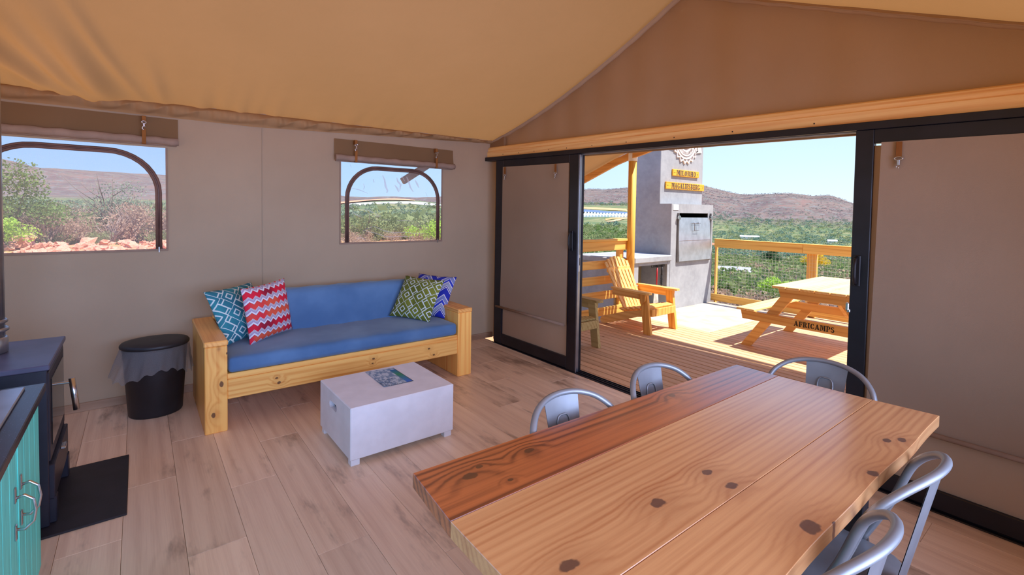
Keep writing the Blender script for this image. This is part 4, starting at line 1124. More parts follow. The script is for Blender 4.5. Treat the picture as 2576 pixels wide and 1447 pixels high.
obj('shaft', MB().bar((-.42, -.86, 1.80), (-.42, -.35, 2.13), .075, .05, (0,0,1), .006), plain('weathered_strut', srgb(150, 140, 134), .8), bs_)

# ------------------------------------------------------------------ adirondack chairs
def make_adirondack(wx, wz):
    t = thing('adirondack_chair', 'c', 'chair')
    for sy in (1, -1):
        obj('front_leg', MB().prism([(.945-.47, 0) if 0 else (.435, 0), (.540, 0), (.470, .505), (.365, .505)], sy*.292, sy*.252, 'xz'), wz, t)
        obj('arm_bracket', MB().prism([(.36, .505), (.47, .505), (.46, .42), (.40, .36)], sy*.314, sy*.292, 'xz'), wz, t)
        a = [(-.10, sy*.245), (.42, sy*.235), (.50, sy*.245), (.53, sy*.27), (.53, sy*.33), (.50, sy*.355), (.42, sy*.36), (.10, sy*.335), (-.10, sy*.30)]
        obj('armrest', MB().prism(a, .505, .530), wx, t)
        obj('arm_support', MB().box(-.08, .44, min(sy*.255, sy*.283), max(sy*.255, sy*.283), .425, .503, .003), wx, t)
        s = [(.50, .315), (.50, .225), (.30, .185), (-.23, .0), (-.29, .0), (-.325, .035), (-.30, .085), (.10, .225)]
        obj('stringer', MB().prism(s, sy*.250, sy*.212, 'xz'), wx, t)
    for i in range(6):
        x = .455-i*.082; z = .335-.30*(.50-x)*.35-.02*i*.45
        obj('seat_slat', MB().bar((x, -.252, z), (x, .252, z), .022, .070, (.25, 0, 1), .003), wz, t)
    obj('front_rail', MB().box(.500, .530, -.252, .252, .225, .315, .003), wz, t)
    for z, x, w_ in ((.42, -.055, .27), (.70, -.195, .23)):
        obj('back_brace', MB().box(x-.045, x-.012, -w_, w_, z, z+.07, .003), wx, t)
    for i in range(7):
        k = (i-3)/3
        top = .905-.055*k*k-.012*abs(k); yb, yt = k*.178, k*.222
        p0 = Vector((.095, yb, .165)); p1 = Vector((.095-.405*(top-.165)/.74, yt, top))
        obj('back_slat', MB().bar(p0, p1, .019, .052, (1, 0, .55), .003), wx, t)
    return t
AW = wood('adirondack_pine', srgb(248, 202, 124), srgb(218, 150, 70), 'X', 22, .6, .2, var=.06)
AWZ = wood('adirondack_pine_upright', srgb(246, 192, 104), srgb(212, 138, 56), 'Z', 22, .6, .3, var=.06)
BWX = wood('weathered_adirondack_pine', srgb(196, 172, 112), srgb(160, 130, 70), 'X', 22, .7, .2, var=.06)
a1 = make_adirondack(AW, AWZ); a1.location = (.455, 2.095, DZ); tag(a1, 'slatted pine adirondack chair in the sun before the grey fireplace counter', 'chair', 'adirondack chairs on the deck')
a2 = copy_tree(a1); a2.location = (.455, .60, DZ); tag(a2, 'weathered adirondack chair half hidden behind the left door leaf', 'chair', 'adirondack chairs on the deck')
for ch in a2.children:
    ch.data = ch.data.copy(); ch.data.materials[0] = BWX

# ------------------------------------------------------------------ picnic table
PW = wood('picnic_pine', srgb(246, 196, 118), srgb(214, 144, 70), 'X', 24, .6, .35)
PWY = wood('picnic_pine_long', srgb(250, 216, 156), srgb(230, 174, 100), 'Y', 24, .6, .25)
pt = thing('picnic_table', 'pine picnic table with benches on the sunny deck', 'table', (2.61, 3.0, DZ))
xc = 2.61
for i in range(6):
    xa = xc-.425+i*.142
    obj('top_plank', MB().box(xa, xa+.136, 2.33, 3.74, .685, .713, .004), PWY, pt)
for sx in (-1, 1):
    for k in range(2):
        xa = xc+sx*.705+(k-1)*.105 if sx > 0 else xc-.81+k*.105
        obj('bench_plank', MB().box(xa, xa+.100, 2.32, 3.75, .385, .412, .004), PWY, pt)
for yy_ in (2.375, 3.50):
    s = 1 if yy_ < 3 else -1
    for sx in (-1, 1):
        f = lambda a: xc+sx*a
        obj('leg', MB().prism([(f(.775), DZ), (f(.665), DZ), (f(.160), .684), (f(.290), .684)], yy_, yy_+.04, 'xz'), PW, pt)
    obj('top_bearer', MB().prism([(xc-.36, .684), (xc+.36, .684), (xc+.335, .594), (xc-.335, .594)], yy_-.002, yy_-.037, 'xz'), PW, pt)
    cb = obj('cross_bar', MB().prism([(xc-.765, .384), (xc+.765, .384), (xc+.745, .288), (xc-.745, .288)], yy_-.002, yy_-.037, 'xz'), PW, pt)
    if yy_ < 3:
        obj('lettering', text_mb('AFRICAMPS', .056, lambda u, v, d: (xc+u, yy_-.0371-d, .308+v), .002, .89), plain('stencil_black', (.012, .010, .008), .7), cb)
for sx in (-1, 1):
    obj('brace', MB().bar((xc+sx*.04, 2.90, .66), (xc+sx*.04, 3.49, .30), .07, .036, (0,0,1), .003), PW, pt)
obj('centre_bearer', MB().box(xc-.37, xc+.37, 2.86, 2.90, .60, .684, .003), PW, pt)
# ------------------------------------------------------------------ land around the camp
OX, OY, OZ = CAM.x, CAM.y, CAM.z
RIDGE = np.array([(-180,2.0),(-140,2.6),(-110,3.5),(-98.9,3.5),(-96.6,2.95),(-94,2.95),(-91,2.95),(-88.4,2.92),(-82,2.5),(-76,1.9),(-71,1.35),(-65,1.25),(-60,1.45),(-52,2.1),
                  (-43.7,2.50),(-41,2.62),(-38.9,2.85),(-35,3.2),(-32,3.25),(-30.3,3.10),(-27.9,2.46),(-26.6,2.22),(-25.7,2.16),(-24.5,2.22),(-23.3,2.26),(-22.2,2.30),(-21.5,2.27),(-20,1.98),(-19.2,2.06),
                  (-18.5,2.04),(-17.6,1.7),(-16.7,1.23),(-14,.9),(-8,1.3),(0,1.6),(60,1.5),(120,2.2),(180,2.0)])
VAL = [(0,-1.15),(5,-1.2),(9,-2.0),(14,-3.5),(25,-5.2),(60,-8.6),(120,-12.5),(250,-22),(450,-36),(800,-48),(1200,-44),(1700,-8)]
FARM = [(0,-1.15),(9,-2.0),(25,-5.2),(60,-8.0),(120,-10),(250,-12),(450,-11),(620,-5.5),(800,1),(1000,9),(1200,16),(1700,34)]
LEFT = [(0,-1.0),(10,-.95),(17,-.9),(20,-.35),(23.5,-.02),(27,-.25),(35,-.6),(60,-1.6),(120,-3.0),(250,-4),(450,2.0),(800,4),(1200,8),(1700,26)]
def lerp(tab, r): a = np.array(tab); return np.interp(r, a[:,0], a[:,1])
def bank(az): return np.clip(1-np.abs((az+65.5)/9.0)**2, 0, 1)
def sstep(a, b, x): t = np.clip((x-a)/(b-a), 0, 1); return t*t*(3-2*t)
def vn(x, y, s):                                 # cheap smooth value noise
    x = x/s; y = y/s
    return (np.sin(x*1.7+1.3*np.sin(y*1.1+.5))+np.sin(y*2.1+1.7*np.sin(x*.9))+.6*np.sin(x*3.9+y*2.7)+.5*np.sin(y*4.7-x*3.1+1))/3.1
def terr(x, y):
    dx, dy = x-OX, y-OY; r = np.hypot(dx, dy); az = np.degrees(np.arctan2(dx, dy))
    w = sstep(-57, -49, az)*(1-sstep(20, 60, az))
    wf = 1-sstep(-38.5, -34, az)
    z = (lerp(VAL, r)*(1-wf)+lerp(FARM, r)*wf)*w+lerp(LEFT, r)*(1-w)
    z = z + bank(az)*(r > 250)*sstep(250, 430, r)*(1-sstep(520, 900, r))*8.0*(1-w)
    rid = np.interp(az, RIDGE[:,0], RIDGE[:,1])
    top = OZ+np.tan(np.radians(rid))*2600
    k = sstep(1500, 2600, r)
    z = z*(1-k)+top*k
    z = z+vn(x, y, 260)*26*sstep(1300, 1900, r)*(1-sstep(2350, 2560, r))*.9+vn(x, y, 90)*6*sstep(1200, 1800, r)*(1-sstep(2400, 2600, r))
    z = z+vn(x, y, 30)*.8*sstep(40, 120, r)+vn(x, y, 3.0)*.10*sstep(7, 14, r)
    return np.where(r > 2600, top+(r-2600)*-.12, z)
rs = np.concatenate([[2.0, 4.5, 7, 9], np.geomspace(11, 3100, 110)])
azs = np.concatenate([np.arange(-180, -106, 4), np.arange(-106, 14, .5), np.arange(14, 180, 4)])
A_, R_ = np.meshgrid(np.radians(azs), rs, indexing='ij')
X_, Y_ = OX+R_*np.sin(A_), OY+R_*np.cos(A_); Z_ = terr(X_, Y_)
na, nrr = len(azs), len(rs)
V_ = np.stack([X_, Y_, Z_], -1).reshape(-1, 3)
F_ = [(i*nrr+j, i*nrr+j+1, ((i+1) % na)*nrr+j+1, ((i+1) % na)*nrr+j) for i in range(na) for j in range(nrr-1)]
gme = bpy.data.meshes.new('ground'); gme.from_pydata(V_.tolist(), [], [f[::-1] for f in F_])
gme.polygons.foreach_set('use_smooth', [True]*len(F_)); gme.update()
G = NT('veld_ground'); px_, py_, pz_ = G.sep(G.coord('Object'))
dx, dy = px_-OX, py_-OY; rr_ = (dx*dx+dy*dy).pow(.5)
P3 = G.coord('Object')
nA = G.noise(P3, .35, 5, .6); nB = G.noise(P3, 1.9, 4, .6); nC = G.noise(P3, .045, 5, .62); nD = G.noise(P3, .012, 5, .65); nE = G.noise(P3, .11, 3, .6)
near = G.mix(nA.smooth(.42, .6), srgb(206, 140, 108), srgb(176, 148, 100)); near = G.mix(nB.smooth(.5, .7)*.5, near, srgb(150, 128, 90))
mid = G.mix(nC.smooth(.42, .60), srgb(98, 112, 84), srgb(134, 130, 98)); mid = G.mix(nE.smooth(.5, .62)*.8, mid, srgb(86, 108, 72))
hil = G.mix(nD.smooth(.40, .60), srgb(106, 90, 90), srgb(122, 104, 98)); hil = G.mix(nC.smooth(.50, .60)*.75, hil, srgb(120, 118, 116)); hil = G.mix(nE.smooth(.54, .60)*.65, hil, srgb(98, 106, 96))  # aerial haze painted into the hill colours as mauve and grey
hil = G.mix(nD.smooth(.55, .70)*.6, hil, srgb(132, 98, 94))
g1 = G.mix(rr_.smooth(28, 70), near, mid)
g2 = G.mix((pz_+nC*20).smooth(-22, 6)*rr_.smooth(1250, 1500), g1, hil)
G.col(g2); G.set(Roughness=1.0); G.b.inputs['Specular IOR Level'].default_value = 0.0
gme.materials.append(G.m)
go = bpy.data.objects.new('ground', gme); col.objects.link(go); go['kind'] = 'structure'

def at(az, r, dz=0.0):
    x = OX+r*math.sin(R(az)); y = OY+r*math.cos(R(az)); return (x, y, float(terr(np.array(x), np.array(y)))+dz)

# leaf and twig plants ------------------------------------------------------------------
def leafmat(name, c1, c2, tr=.35):
    n = NT(name); r = n.rand(); oi = n.n('ShaderNodeNewGeometry')
    f = E(n.t, oi.outputs['Random Per Island'])
    n.col(n.mix(f, c1, c2)); n.set(Roughness=.7); n.b.inputs['Specular IOR Level'].default_value = .15
    t = n.n('ShaderNodeBsdfTranslucent'); t.inputs[0].default_value = (*c2, 1); mx = n.n('ShaderNodeMixShader'); mx.inputs[0].default_value = tr
    n.link(n.b.outputs[0], mx.inputs[1]); n.link(t.outputs[0], mx.inputs[2]); n.link(mx.outputs[0], n.out.inputs[0]); return n.m
LG = {'green': leafmat('green_leaves', srgb(94, 118, 64), srgb(128, 148, 84)), 'olive': leafmat('olive_leaves', srgb(116, 128, 84), srgb(150, 156, 108)),
      'grey': leafmat('grey_green_leaves', srgb(120, 136, 112), srgb(150, 160, 134)), 'dry': leafmat('dry_twig_leaves', srgb(158, 128, 112), srgb(182, 154, 128)),
      'bright': leafmat('bright_leaves', srgb(140, 178, 62), srgb(178, 206, 92)), 'yellow': leafmat('yellow_leaves', srgb(214, 172, 30), srgb(236, 200, 66)),
      'dark': leafmat('dark_leaves', srgb(62, 92, 66), srgb(92, 118, 82)), 'hill': leafmat('hazed_hill_leaves', srgb(112, 108, 108), srgb(132, 122, 122)), 'blue': leafmat('hazed_blue_leaves', srgb(92, 122, 110), srgb(120, 146, 126))}  # hill and blue sets carry distance haze in their leaf colours
BARK = plain('grey_bark', srgb(122, 108, 98), .9); BARKD = plain('dry_bark', srgb(150, 128, 118), .9)
def leaves(seed, n, size, blobs, flat=.6):
    g = np.random.default_rng(seed)
    b = np.array(blobs); k = g.integers(0, len(b), n)
    d = g.normal(size=(n, 3)); d /= np.linalg.norm(d, axis=1)[:, None]
    rad = g.random(n)**(1/2.4)
    p = b[k, :3]+d*rad[:, None]*b[k, 3:4]*np.array([1, 1, flat])
    p[:, 2] = np.maximum(p[:, 2], .02)
    a = g.normal(size=(n, 3)); a /= np.linalg.norm(a, axis=1)[:, None]
    c = np.cross(a, g.normal(size=(n, 3))); c /= np.linalg.norm(c, axis=1)[:, None]
    s = size*(.6+.8*g.random(n))[:, None]
    V = np.stack([p+a*s, p+c*s*.55, p-a*s, p-c*s*.55], 1).reshape(-1, 3)
    me = bpy.data.meshes.new('foliage')
    me.vertices.add(len(V)); me.vertices.foreach_set('co', V.astype(np.float32).ravel())
    me.loops.add(4*n); me.loops.foreach_set('vertex_index', np.arange(4*n, dtype=np.int32))
    me.polygons.add(n); me.polygons.foreach_set('loop_start', np.arange(0, 4*n, 4, dtype=np.int32))
    me.update(calc_edges=True); return me
def stems(seed, n, h, spread, r=.02):
    g = random.Random(seed); m = MB()
    for i in range(n):
        a = g.random()*6.28; s = spread*(.3+.7*g.random()); hh = h*(.6+.4*g.random())
        p = [(0, 0, -.15), (s*.25*math.cos(a), s*.25*math.sin(a), hh*.35), (s*.6*math.cos(a+.3), s*.6*math.sin(a+.3), hh*.7), (s*math.cos(a+.1), s*math.sin(a+.1), hh)]
        m.tube(p, [r, r*.8, r*.5, r*.25], 5)
        for q in range(3):
            b = p[1+q % 2]; a2 = a+g.uniform(-1.4, 1.4); L = h*.3*g.random()+.1*h
            m.tube([b, (b[0]+L*.6*math.cos(a2), b[1]+L*.6*math.sin(a2), b[2]+L*.5), (b[0]+L*math.cos(a2), b[1]+L*math.sin(a2), b[2]+L)], [r*.5, r*.35, r*.15], 4)
    return m
def blobs(seed, n, w, h):
    g = random.Random(seed); return [(g.uniform(-w, w)*.62, g.uniform(-w, w)*.62, h*(.30+.45*g.random()), w*(.30+.22*g.random())) for _ in range(n)]
def shrub(name, label, cat, seed, w, h, kind, nl=520, ls=.07, ns=7, group=None, bark=BARK, nb=9):
    t = thing(name, label, cat, (0, 0, 0), 0, group)
    f = obj('foliage', leaves(seed, nl, ls, blobs(seed, nb, w, h), .75), LG[kind], t)
    obj('stem', stems(seed, ns, h*.85, w*.75, .012+h*.007), bark, t)
    return t
protos = {}
def plant_many(key, spots, label, group, name='shrub', cat='shrub', **kw):
    """one model of each kind; every further plant copies it with its parts"""
    kinds = []
    for i, (az, r, s) in enumerate(spots):
        v = i % 3
        if len(kinds) <= v:
            o = shrub(name, label, cat, kw.get('seed', 1)*10+v, kw['w'], kw['h'], kw['kind'], kw.get('nl', 520), kw.get('ls', .07), kw.get('ns', 7), group, kw.get('bark', BARK)); kinds.append(o)
        else: o = copy_tree(kinds[v])
        o.location = at(az, r, -.05); o.rotation_euler = (0, 0, rng.random()*6.28); o.scale = (s, s, s*rng.uniform(.85, 1.15))
def spread(n, a0, a1, r0, r1, s0, s1, p=1.0):
    return [(rng.uniform(a0, a1), r0+(r1-r0)*rng.random()**p, rng.uniform(s0, s1)) for _ in range(n)]
# behind window 1: rubble, dry scrub, green bushes, one bare tree
plant_many('dry', spread(42, -100, -86, 26.5, 40, .9, 1.7), 'leafless mauve brown bush among the scrub seen through the screen window', 'dry bushes outside the screen window', seed=1, w=1.1, h=1.35, kind='dry', nl=1000, ls=.032, ns=16, bark=BARKD)
plant_many('tuft', spread(20, -100, -86, 25, 34, .5, .9), 'low olive shrub near the rubble seen through the screen window', 'low olive shrubs outside the screen window', seed=2, w=.8, h=.8, kind='olive', nl=800, ls=.04)
plant_many('bush', spread(30, -100, -86, 45, 110, .9, 1.7), 'grey green bush in the middle distance of the screen window', 'grey bushes outside the screen window', seed=3, w=1.5, h=1.7, kind='grey', nl=800, ls=.08)
o = shrub('tree', 'tall green tree at the far edge of the insect screen window', 'tree', 41, 1.9, 4.4, 'green', 5200, .052, 8); o.location = at(-98.3, 26.5, -.1)
o = shrub('shrub', 'bright green bush low beside the rubble in the insect screen window', 'shrub', 42, 1.0, 1.25, 'bright', 2600, .038, 6); o.location = at(-99.0, 22.8, -.05)
o = shrub('tree', 'lone sparse grey tree in the middle of the insect screen window', 'tree', 43, 1.75, 4.1, 'grey', 1300, .05, 11); o.location = at(-92.1, 31, -.1)
o = shrub('shrub', 'thin leafless bush at the front of the rubble in the screen window', 'shrub', 44, 1.0, 1.5, 'dry', 160, .05, 14, None, BARKD); o.location = at(-91.9, 25.5, -.05)
# behind window 2
plant_many('w2', spread(44, -74, -57, 26, 70, .8, 1.4), 'dense grey green bush seen through the clear plastic window', 'bushes outside the clear plastic window', seed=4, w=1.6, h=1.5, kind='olive', nl=1100, ls=.065)
plant_many('w2f', spread(24, -75, -57, 70, 170, 1.3, 2.2), 'distant grey green bush seen through the clear plastic window', 'distant bushes outside the clear plastic window', seed=5, w=1.7, h=1.7, kind='grey', nl=420, ls=.15)
plant_many('w2d', spread(18, -75, -57, 20, 26, .6, .9), 'dry brown bush at the bottom of the clear plastic window', 'dry bushes outside the clear plastic window', seed=6, w=1.0, h=.9, kind='dry', nl=800, ls=.035, bark=BARKD)
o = shrub('shrub', 'bright yellow green bush in the lower corner of the clear plastic window', 'shrub', 45, 1.25, 1.35, 'bright', 2400, .045, 6); o.location = at(-61.4, 23, -.05)
# slope below the deck
plant_many('sl', spread(52, -46, -9, 24, 48, 1.0, 1.6), 'leafless brown scrub on the slope just below the deck railing', 'brown scrub below the deck', seed=7, w=1.1, h=1.5, kind='dry', nl=900, ls=.03, ns=22, bark=BARKD)
plant_many('sg', spread(26, -47, -9, 46, 80, .9, 1.5), 'green bush on the slope seen through the railing mesh', 'green bushes below the deck', seed=8, w=1.7, h=2.0, kind='green', nl=1600, ls=.055)
plant_many('so', spread(28, -48, -9, 60, 150, 1.2, 2.2), 'olive bush further down the slope beyond the deck', 'olive bushes below the deck', seed=9, w=1.8, h=2.0, kind='olive', nl=1200, ls=.09)
o = shrub('tree', 'yellow flowering tree just above the far deck rail', 'tree', 46, 4.6, 8.5, 'yellow', 2600, .24, 6); o.location = at(-19.6, 235, .2)
o = shrub('tree', 'dark round evergreen tree just above the far deck rail', 'tree', 47, 4.4, 8.8, 'dark', 2600, .25, 6); o.location = at(-23.4, 240, .2)
o = shrub('tree', 'bright lime tree behind the railing post and picnic table', 'tree', 48, 2.3, 4.2, 'bright', 2200, .13, 6); o.location = at(-22.6, 58, -.1)

# the rest of the valley bush: far too many to count
ico = [( .0,.0,1.0)]+[(math.cos(a)*.894, math.sin(a)*.894, .447) for a in np.arange(5)*1.2566]+[(math.cos(a)*.894, math.sin(a)*.894, -.447) for a in np.arange(5)*1.2566+.6283]+[(0,0,-1)]
ifc = [(0,1+i,1+(i+1)%5) for i in range(5)]+[(1+i,6+i,1+(i+1)%5) for i in range(5)]+[(1+(i+1)%5,6+i,6+(i+1)%5) for i in range(5)]+[(11,6+(i+1)%5,6+i) for i in range(5)]
def ico2():
    v = [Vector(p) for p in ico]; f2 = []; mid = {}
    def md(a, b):
        k = (min(a, b), max(a, b))
        if k not in mid: mid[k] = len(v); v.append(((v[a]+v[b])/2).normalized())
        return mid[k]
    for a, b, c in ifc:
        x, y, z = md(a, b), md(b, c), md(c, a); f2 += [(a, x, z), (b, y, x), (c, z, y), (x, y, z)]
    return np.array([tuple(p) for p in v]), np.array(f2)
IV, IF = ico2()
def mass(name, label, n, az0, az1, r0, r1, s0, s1, mat, seed, mask=None):
    g = np.random.default_rng(seed)
    az = g.uniform(az0, az1, n); r = np.exp(g.uniform(np.log(r0), np.log(r1), n))
    x = OX+r*np.sin(np.radians(az)); y = OY+r*np.cos(np.radians(az)); 
    if mask is not None:
        k = mask(az, r, x, y); x, y, r, az = x[k], y[k], r[k], az[k]; n = len(x)
    z = terr(x, y); s = g.uniform(s0, s1, n)*(1+.8*(r/r1))
    J = 1+.34*g.normal(size=(n, len(IV)))*.8
    V = IV[None]*J[..., None]*s[:, None, None]*np.array([1, 1, .82]); V += np.stack([x, y, z+s*.45], -1)[:, None]
    F = (IF[None]+np.arange(n)[:, None, None]*len(IV)).reshape(-1, 3)
    me = bpy.data.meshes.new(name); V = V.reshape(-1, 3)
    me.vertices.add(len(V)); me.vertices.foreach_set('co', V.astype(np.float32).ravel())
    me.loops.add(F.size); me.loops.foreach_set('vertex_index', F.astype(np.int32).ravel())
    me.polygons.add(len(F)); me.polygons.foreach_set('loop_start', np.arange(0, F.size, 3, dtype=np.int32)); me.update(calc_edges=True)
    o = obj(name, me, mat); o['kind'] = 'stuff'; return tag(o, label, 'bush')
def leafmass(name, label, n, az0, az1, r0, r1, s0, s1, nl, mat, seed, mask=None, lq=.16):
    """bush too far off and too many to count, each a rounded clump of leaf faces"""
    g = np.random.default_rng(seed)
    az = g.uniform(az0, az1, n); r = np.exp(g.uniform(np.log(r0), np.log(r1), n))
    x = OX+r*np.sin(np.radians(az)); y = OY+r*np.cos(np.radians(az))
    if mask is not None:
        k = mask(az, r, x, y); x, y, r = x[k], y[k], r[k]; n = len(x)
    z = terr(x, y); s = g.uniform(s0, s1, n)*(1+.5*(r/r1))
    d = g.normal(size=(n, nl, 3)); d /= np.linalg.norm(d, axis=2)[..., None]; d[..., 2] = np.abs(d[..., 2])*.95-.15
    rad = .62+.38*g.random((n, nl, 1)); lump = 1+.28*np.sin(d[..., :1]*5+g.uniform(0, 6, (n, 1, 1)))*np.sin(d[..., 1:2]*4+g.uniform(0, 6, (n, 1, 1)))
    p = d*rad*lump*s[:, None, None]+np.stack([x, y, z+s*.25], -1)[:, None]
    p = p.reshape(-1, 3); m = len(p); sc_ = np.repeat(s, nl)
    a = d.reshape(-1, 3)*.5+g.normal(size=(m, 3)); a /= np.linalg.norm(a, axis=1)[:, None]
    c = np.cross(a, g.normal(size=(m, 3))); c /= np.linalg.norm(c, axis=1)[:, None]
    q = (sc_*(lq+lq*g.random(m)))[:, None]
    V = np.stack([p+a*q, p+c*q*.7, p-a*q, p-c*q*.7], 1).reshape(-1, 3)
    me = bpy.data.meshes.new(name); me.vertices.add(len(V)); me.vertices.foreach_set('co', V.astype(np.float32).ravel())
    me.loops.add(4*m); me.loops.foreach_set('vertex_index', np.arange(4*m, dtype=np.int32)); me.polygons.add(m); me.polygons.foreach_set('loop_start', np.arange(0, 4*m, 4, dtype=np.int32)); me.update(calc_edges=True)
    o = obj(name, me, mat); o['kind'] = 'stuff'; return tag(o, label, 'bush')
field = lambda az, r: (((az > -48) & (az < -37.5) & (r > 430) & (r < 1330)))
ok = lambda az, r, x, y: ~field(az, r) & (vn(x, y, 60) > -.70)
leafmass('valley_bush', 'grey green bush filling the near valley beyond the deck', 1900, -52, 14, 62, 420, 1.2, 2.3, 120, LG['olive'], 1, ok, .10)
leafmass('valley_bush', 'deep green bush scattered over the near valley beyond the deck', 1250, -52, 14, 60, 500, 1.2, 2.4, 120, LG['green'], 2, ok, .10)
leafmass('valley_bush', 'grey leafless bush scattered over the near valley beyond the deck', 1900, -52, 14, 24, 170, .9, 1.7, 105, LG['dry'], 12, ok, .09)
leafmass('valley_bush', 'olive bush covering the floor of the valley beyond the deck', 5400, -52, 14, 400, 1650, 2.0, 3.6, 22, LG['olive'], 7, lambda az, r, x, y: ~field(az, r))
leafmass('valley_bush', 'haze blue trees gathered far down the valley beyond the deck', 4800, -52, 14, 420, 1750, 2.4, 4.2, 26, LG['blue'], 3, lambda az, r, x, y: ~field(az, r) & (vn(x, y, 150) > -.45))
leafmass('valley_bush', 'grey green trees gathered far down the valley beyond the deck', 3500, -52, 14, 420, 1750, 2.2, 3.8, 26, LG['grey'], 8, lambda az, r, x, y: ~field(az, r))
leafmass('hill_bush', 'haze grey speckled bush covering the far hills', 12000, -52, 14, 1400, 2610, 1.3, 2.8, 13, LG['hill'], 4, lambda az, r, x, y: (vn(x, y, 170)+.5*vn(x, y, 45) > -.45))
bankm = lambda az, r, x, y: ~((az > -76) & (az < -58) & (r > 380) & (r < 520))
leafmass('plain_bush', 'grey bush covering the plain outside the side windows', 4200, -112, -50, 80, 900, .9, 1.8, 36, LG['grey'], 5, bankm)
leafmass('plain_bush', 'olive bush covering the plain outside the side windows', 2300, -112, -50, 30, 420, .9, 1.7, 46, LG['olive'], 6, bankm)
leafmass('plain_bush', 'mauve leafless bush covering the plain outside the side windows', 1800, -112, -80, 38, 260, .8, 1.5, 56, LG['dry'], 9, None)

# rubble outside window 1
ROCK = plain('red_rubble', srgb(214, 150, 122), .95, var=.22, bump=.3, bscale=20)
def rock_mesh(seed):
    g = np.random.default_rng(seed); V = IV*(1+.22*g.normal(size=(len(IV), 1)))*np.array([1, .8, .62]); me = bpy.data.meshes.new('rock'); me.from_pydata(V.tolist(), [], IF.tolist()); me.update(); me.materials.append(ROCK); return me
rms = [rock_mesh(i) for i in range(6)]
for i in range(230):
    o = bpy.data.objects.new('rock', rms[i % 6]); col.objects.link(o)
    az, r = rng.uniform(-100.5, -85), rng.uniform(19.8, 24.6); s = rng.choice((.07, .09, .11, .14, .18, .24))*rng.uniform(.8, 1.2)
    o.location = at(az, r, s*.25); o.scale = (s, s, s); o.rotation_euler = (rng.random()*.6, rng.random()*.6, rng.random()*6.28)
    tag(o, 'red rubble stone on the bank outside the insect screen window', 'rock', 'rubble stones outside the screen window')
o = bpy.data.objects.new('boulder', rock_mesh(11)); col.objects.link(o); o.location = at(-97.6, 23.2, .2); o.scale = (.52, .42, .46); tag(o, 'largest red boulder on the rubble bank outside the insect screen window', 'rock')

# the farm across the valley: net tunnels, straw field, dirt road, sheds
def drape(pts, dz, n=14):
    """a quad given by four (azimuth, range) corners laid on the land"""
    m = MB(); P = [np.array(p) for p in pts]
    def fn(u, v):
        a = P[0]*(1-u)+P[1]*u; b = P[3]*(1-u)+P[2]*u; q = a*(1-v)+b*v
        return at(q[0], q[1], dz)
    m.grid(fn, n, n, True); return m
tag(obj('straw_field', drape([(-49, 1080), (-37, 860), (-37, 1000), (-49, 1230)], .5), plain('straw_ground', srgb(188, 150, 104), 1, var=.14)), 'tan harvested field below the far hills', 'field')
tag(obj('dirt_road', drape([(-41.2, 520), (-38.2, 640), (-37.6, 640), (-40.4, 520)], .6), plain('dirt_track', srgb(214, 160, 122), 1, var=.1)), 'pale dirt road winding through the valley bush', 'road')
tag(obj('road_verge', drape([(-41.0, 590), (-38.2, 690), (-37.6, 650), (-41.0, 560)], .4), plain('verge_ground', srgb(178, 142, 88), 1, var=.14)), 'dry yellow verge above the dirt road', 'field')
tag(obj('red_earth_bank', drape([(-74, 400), (-63.5, 415), (-63.5, 445), (-74, 470)], .9), plain('red_earth', srgb(226, 150, 110), 1, var=.15)), 'strip of red earth on the skyline of the clear plastic window', 'bank')
tag(obj('pale_net_strip', drape([(-71, 372), (-58, 372), (-58, 398), (-71, 398)], .25), plain('pale_net', srgb(190, 186, 178), .9)), 'pale strip below the skyline of the clear plastic window', 'net')
NETB = plain('dark_shade_net', srgb(84, 104, 134), .9, var=.1); NETW = plain('white_shade_net', srgb(206, 220, 222), .8, var=.08)
tag(obj('shade_net', drape([(-49, 840), (-38, 735), (-37.4, 800), (-49, 1040)], .9), NETB), 'long blue grey shade net roof across the valley', 'net')
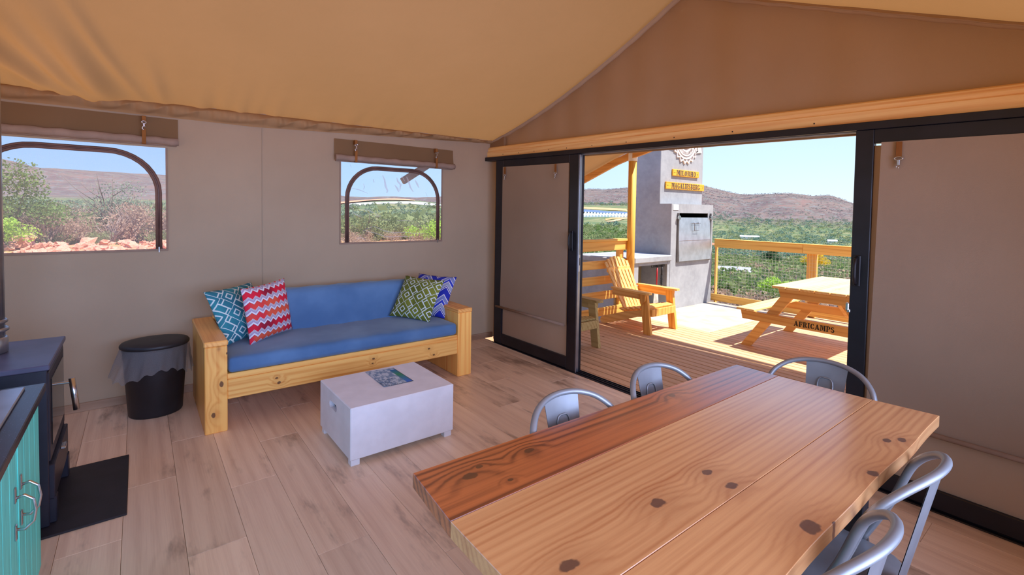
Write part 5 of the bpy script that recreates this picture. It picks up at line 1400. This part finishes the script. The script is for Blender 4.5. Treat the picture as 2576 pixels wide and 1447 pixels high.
def tunnel(p, q, w, h):
    m = MB(); a, b = Vector(p), Vector(q); d = (b-a).normalized(); s = Vector((-d.y, d.x, 0))
    vs = []; n = 7
    for e in (a, b):
        for k in range(n):
            t = math.pi*k/(n-1); vs.append(e+s*(w*math.cos(t))+Vector((0, 0, h*math.sin(t))))
    m.add(vs, [(k, k+1, n+k+1, n+k) for k in range(n-1)]+[tuple(range(n)), tuple(reversed(range(n, 2*n)))]); return m
for i in range(30):
    az = -48.6+i*.36; r0, r1 = 610+ i*1.0, 800-i*3.2
    if r1-r0 < 30: continue
    tag(obj('net_tunnel', tunnel(at(az, r0, .3), at(az+.25, r1, .3), 1.7, 3.0), NETW), 'white netted growing tunnel in the rows across the valley', 'tunnel', 'white tunnels across the valley')
def house(az, r, L, W_, H, rot, wc, rc, lab):
    t = thing('farm_building', lab, 'building', at(az, r, .5), rot)
    m = MB(); m.box(-L/2, L/2, -W_/2, W_/2, -1, H, 0); obj('wall', m, wc, t, False)
    m = MB(); m.prism([(-W_/2-.4, H-.1), (W_/2+.4, H-.1), (0, H+W_*.28)], -L/2-.4, L/2+.4, 'yz'); obj('roof', m, rc, t, False)
    for q in (-.28, .22): obj('window', MB().box(L*q-.6, L*q+.6, -W_/2-.06, -W_/2+.02, H*.35, H*.75, 0), NEARBLACK, t, False)
WH = plain('white_wall', srgb(236, 228, 220), .8); TIN = plain('pale_roof', srgb(222, 220, 218), .6); REDR = plain('red_roof', srgb(206, 120, 84), .8)
house(-21.9, 690, 17, 8, 4.5, .6, WH, TIN, 'white farmhouse in the trees above the railing post')
house(-17.6, 640, 13, 7, 4, .5, WH, TIN, 'cream farmhouse beside the right door leaf edge')
house(-25.6, 1050, 34, 9, 3.5, .45, WH, TIN, 'long pale roofed shed higher on the valley side')
house(-18.2, 1000, 14, 8, 4, .5, WH, TIN, 'small pale shed high in the trees')
house(-29.0, 760, 22, 9, 4, .5, plain('ochre_wall', srgb(214, 170, 130), .9), REDR, 'red roofed building beside the fireplace edge')
house(-23.9, 770, 10, 7, 3.5, .5, WH, plain('blue_roof', srgb(70, 130, 190), .7), 'small blue roofed house in the valley trees')
house(-27.0, 105, 5.2, 2.6, 1.5, .5, WH, plain('weathered_tin', srgb(160, 160, 162), .7), 'low white roofed shed seen through the railing mesh')
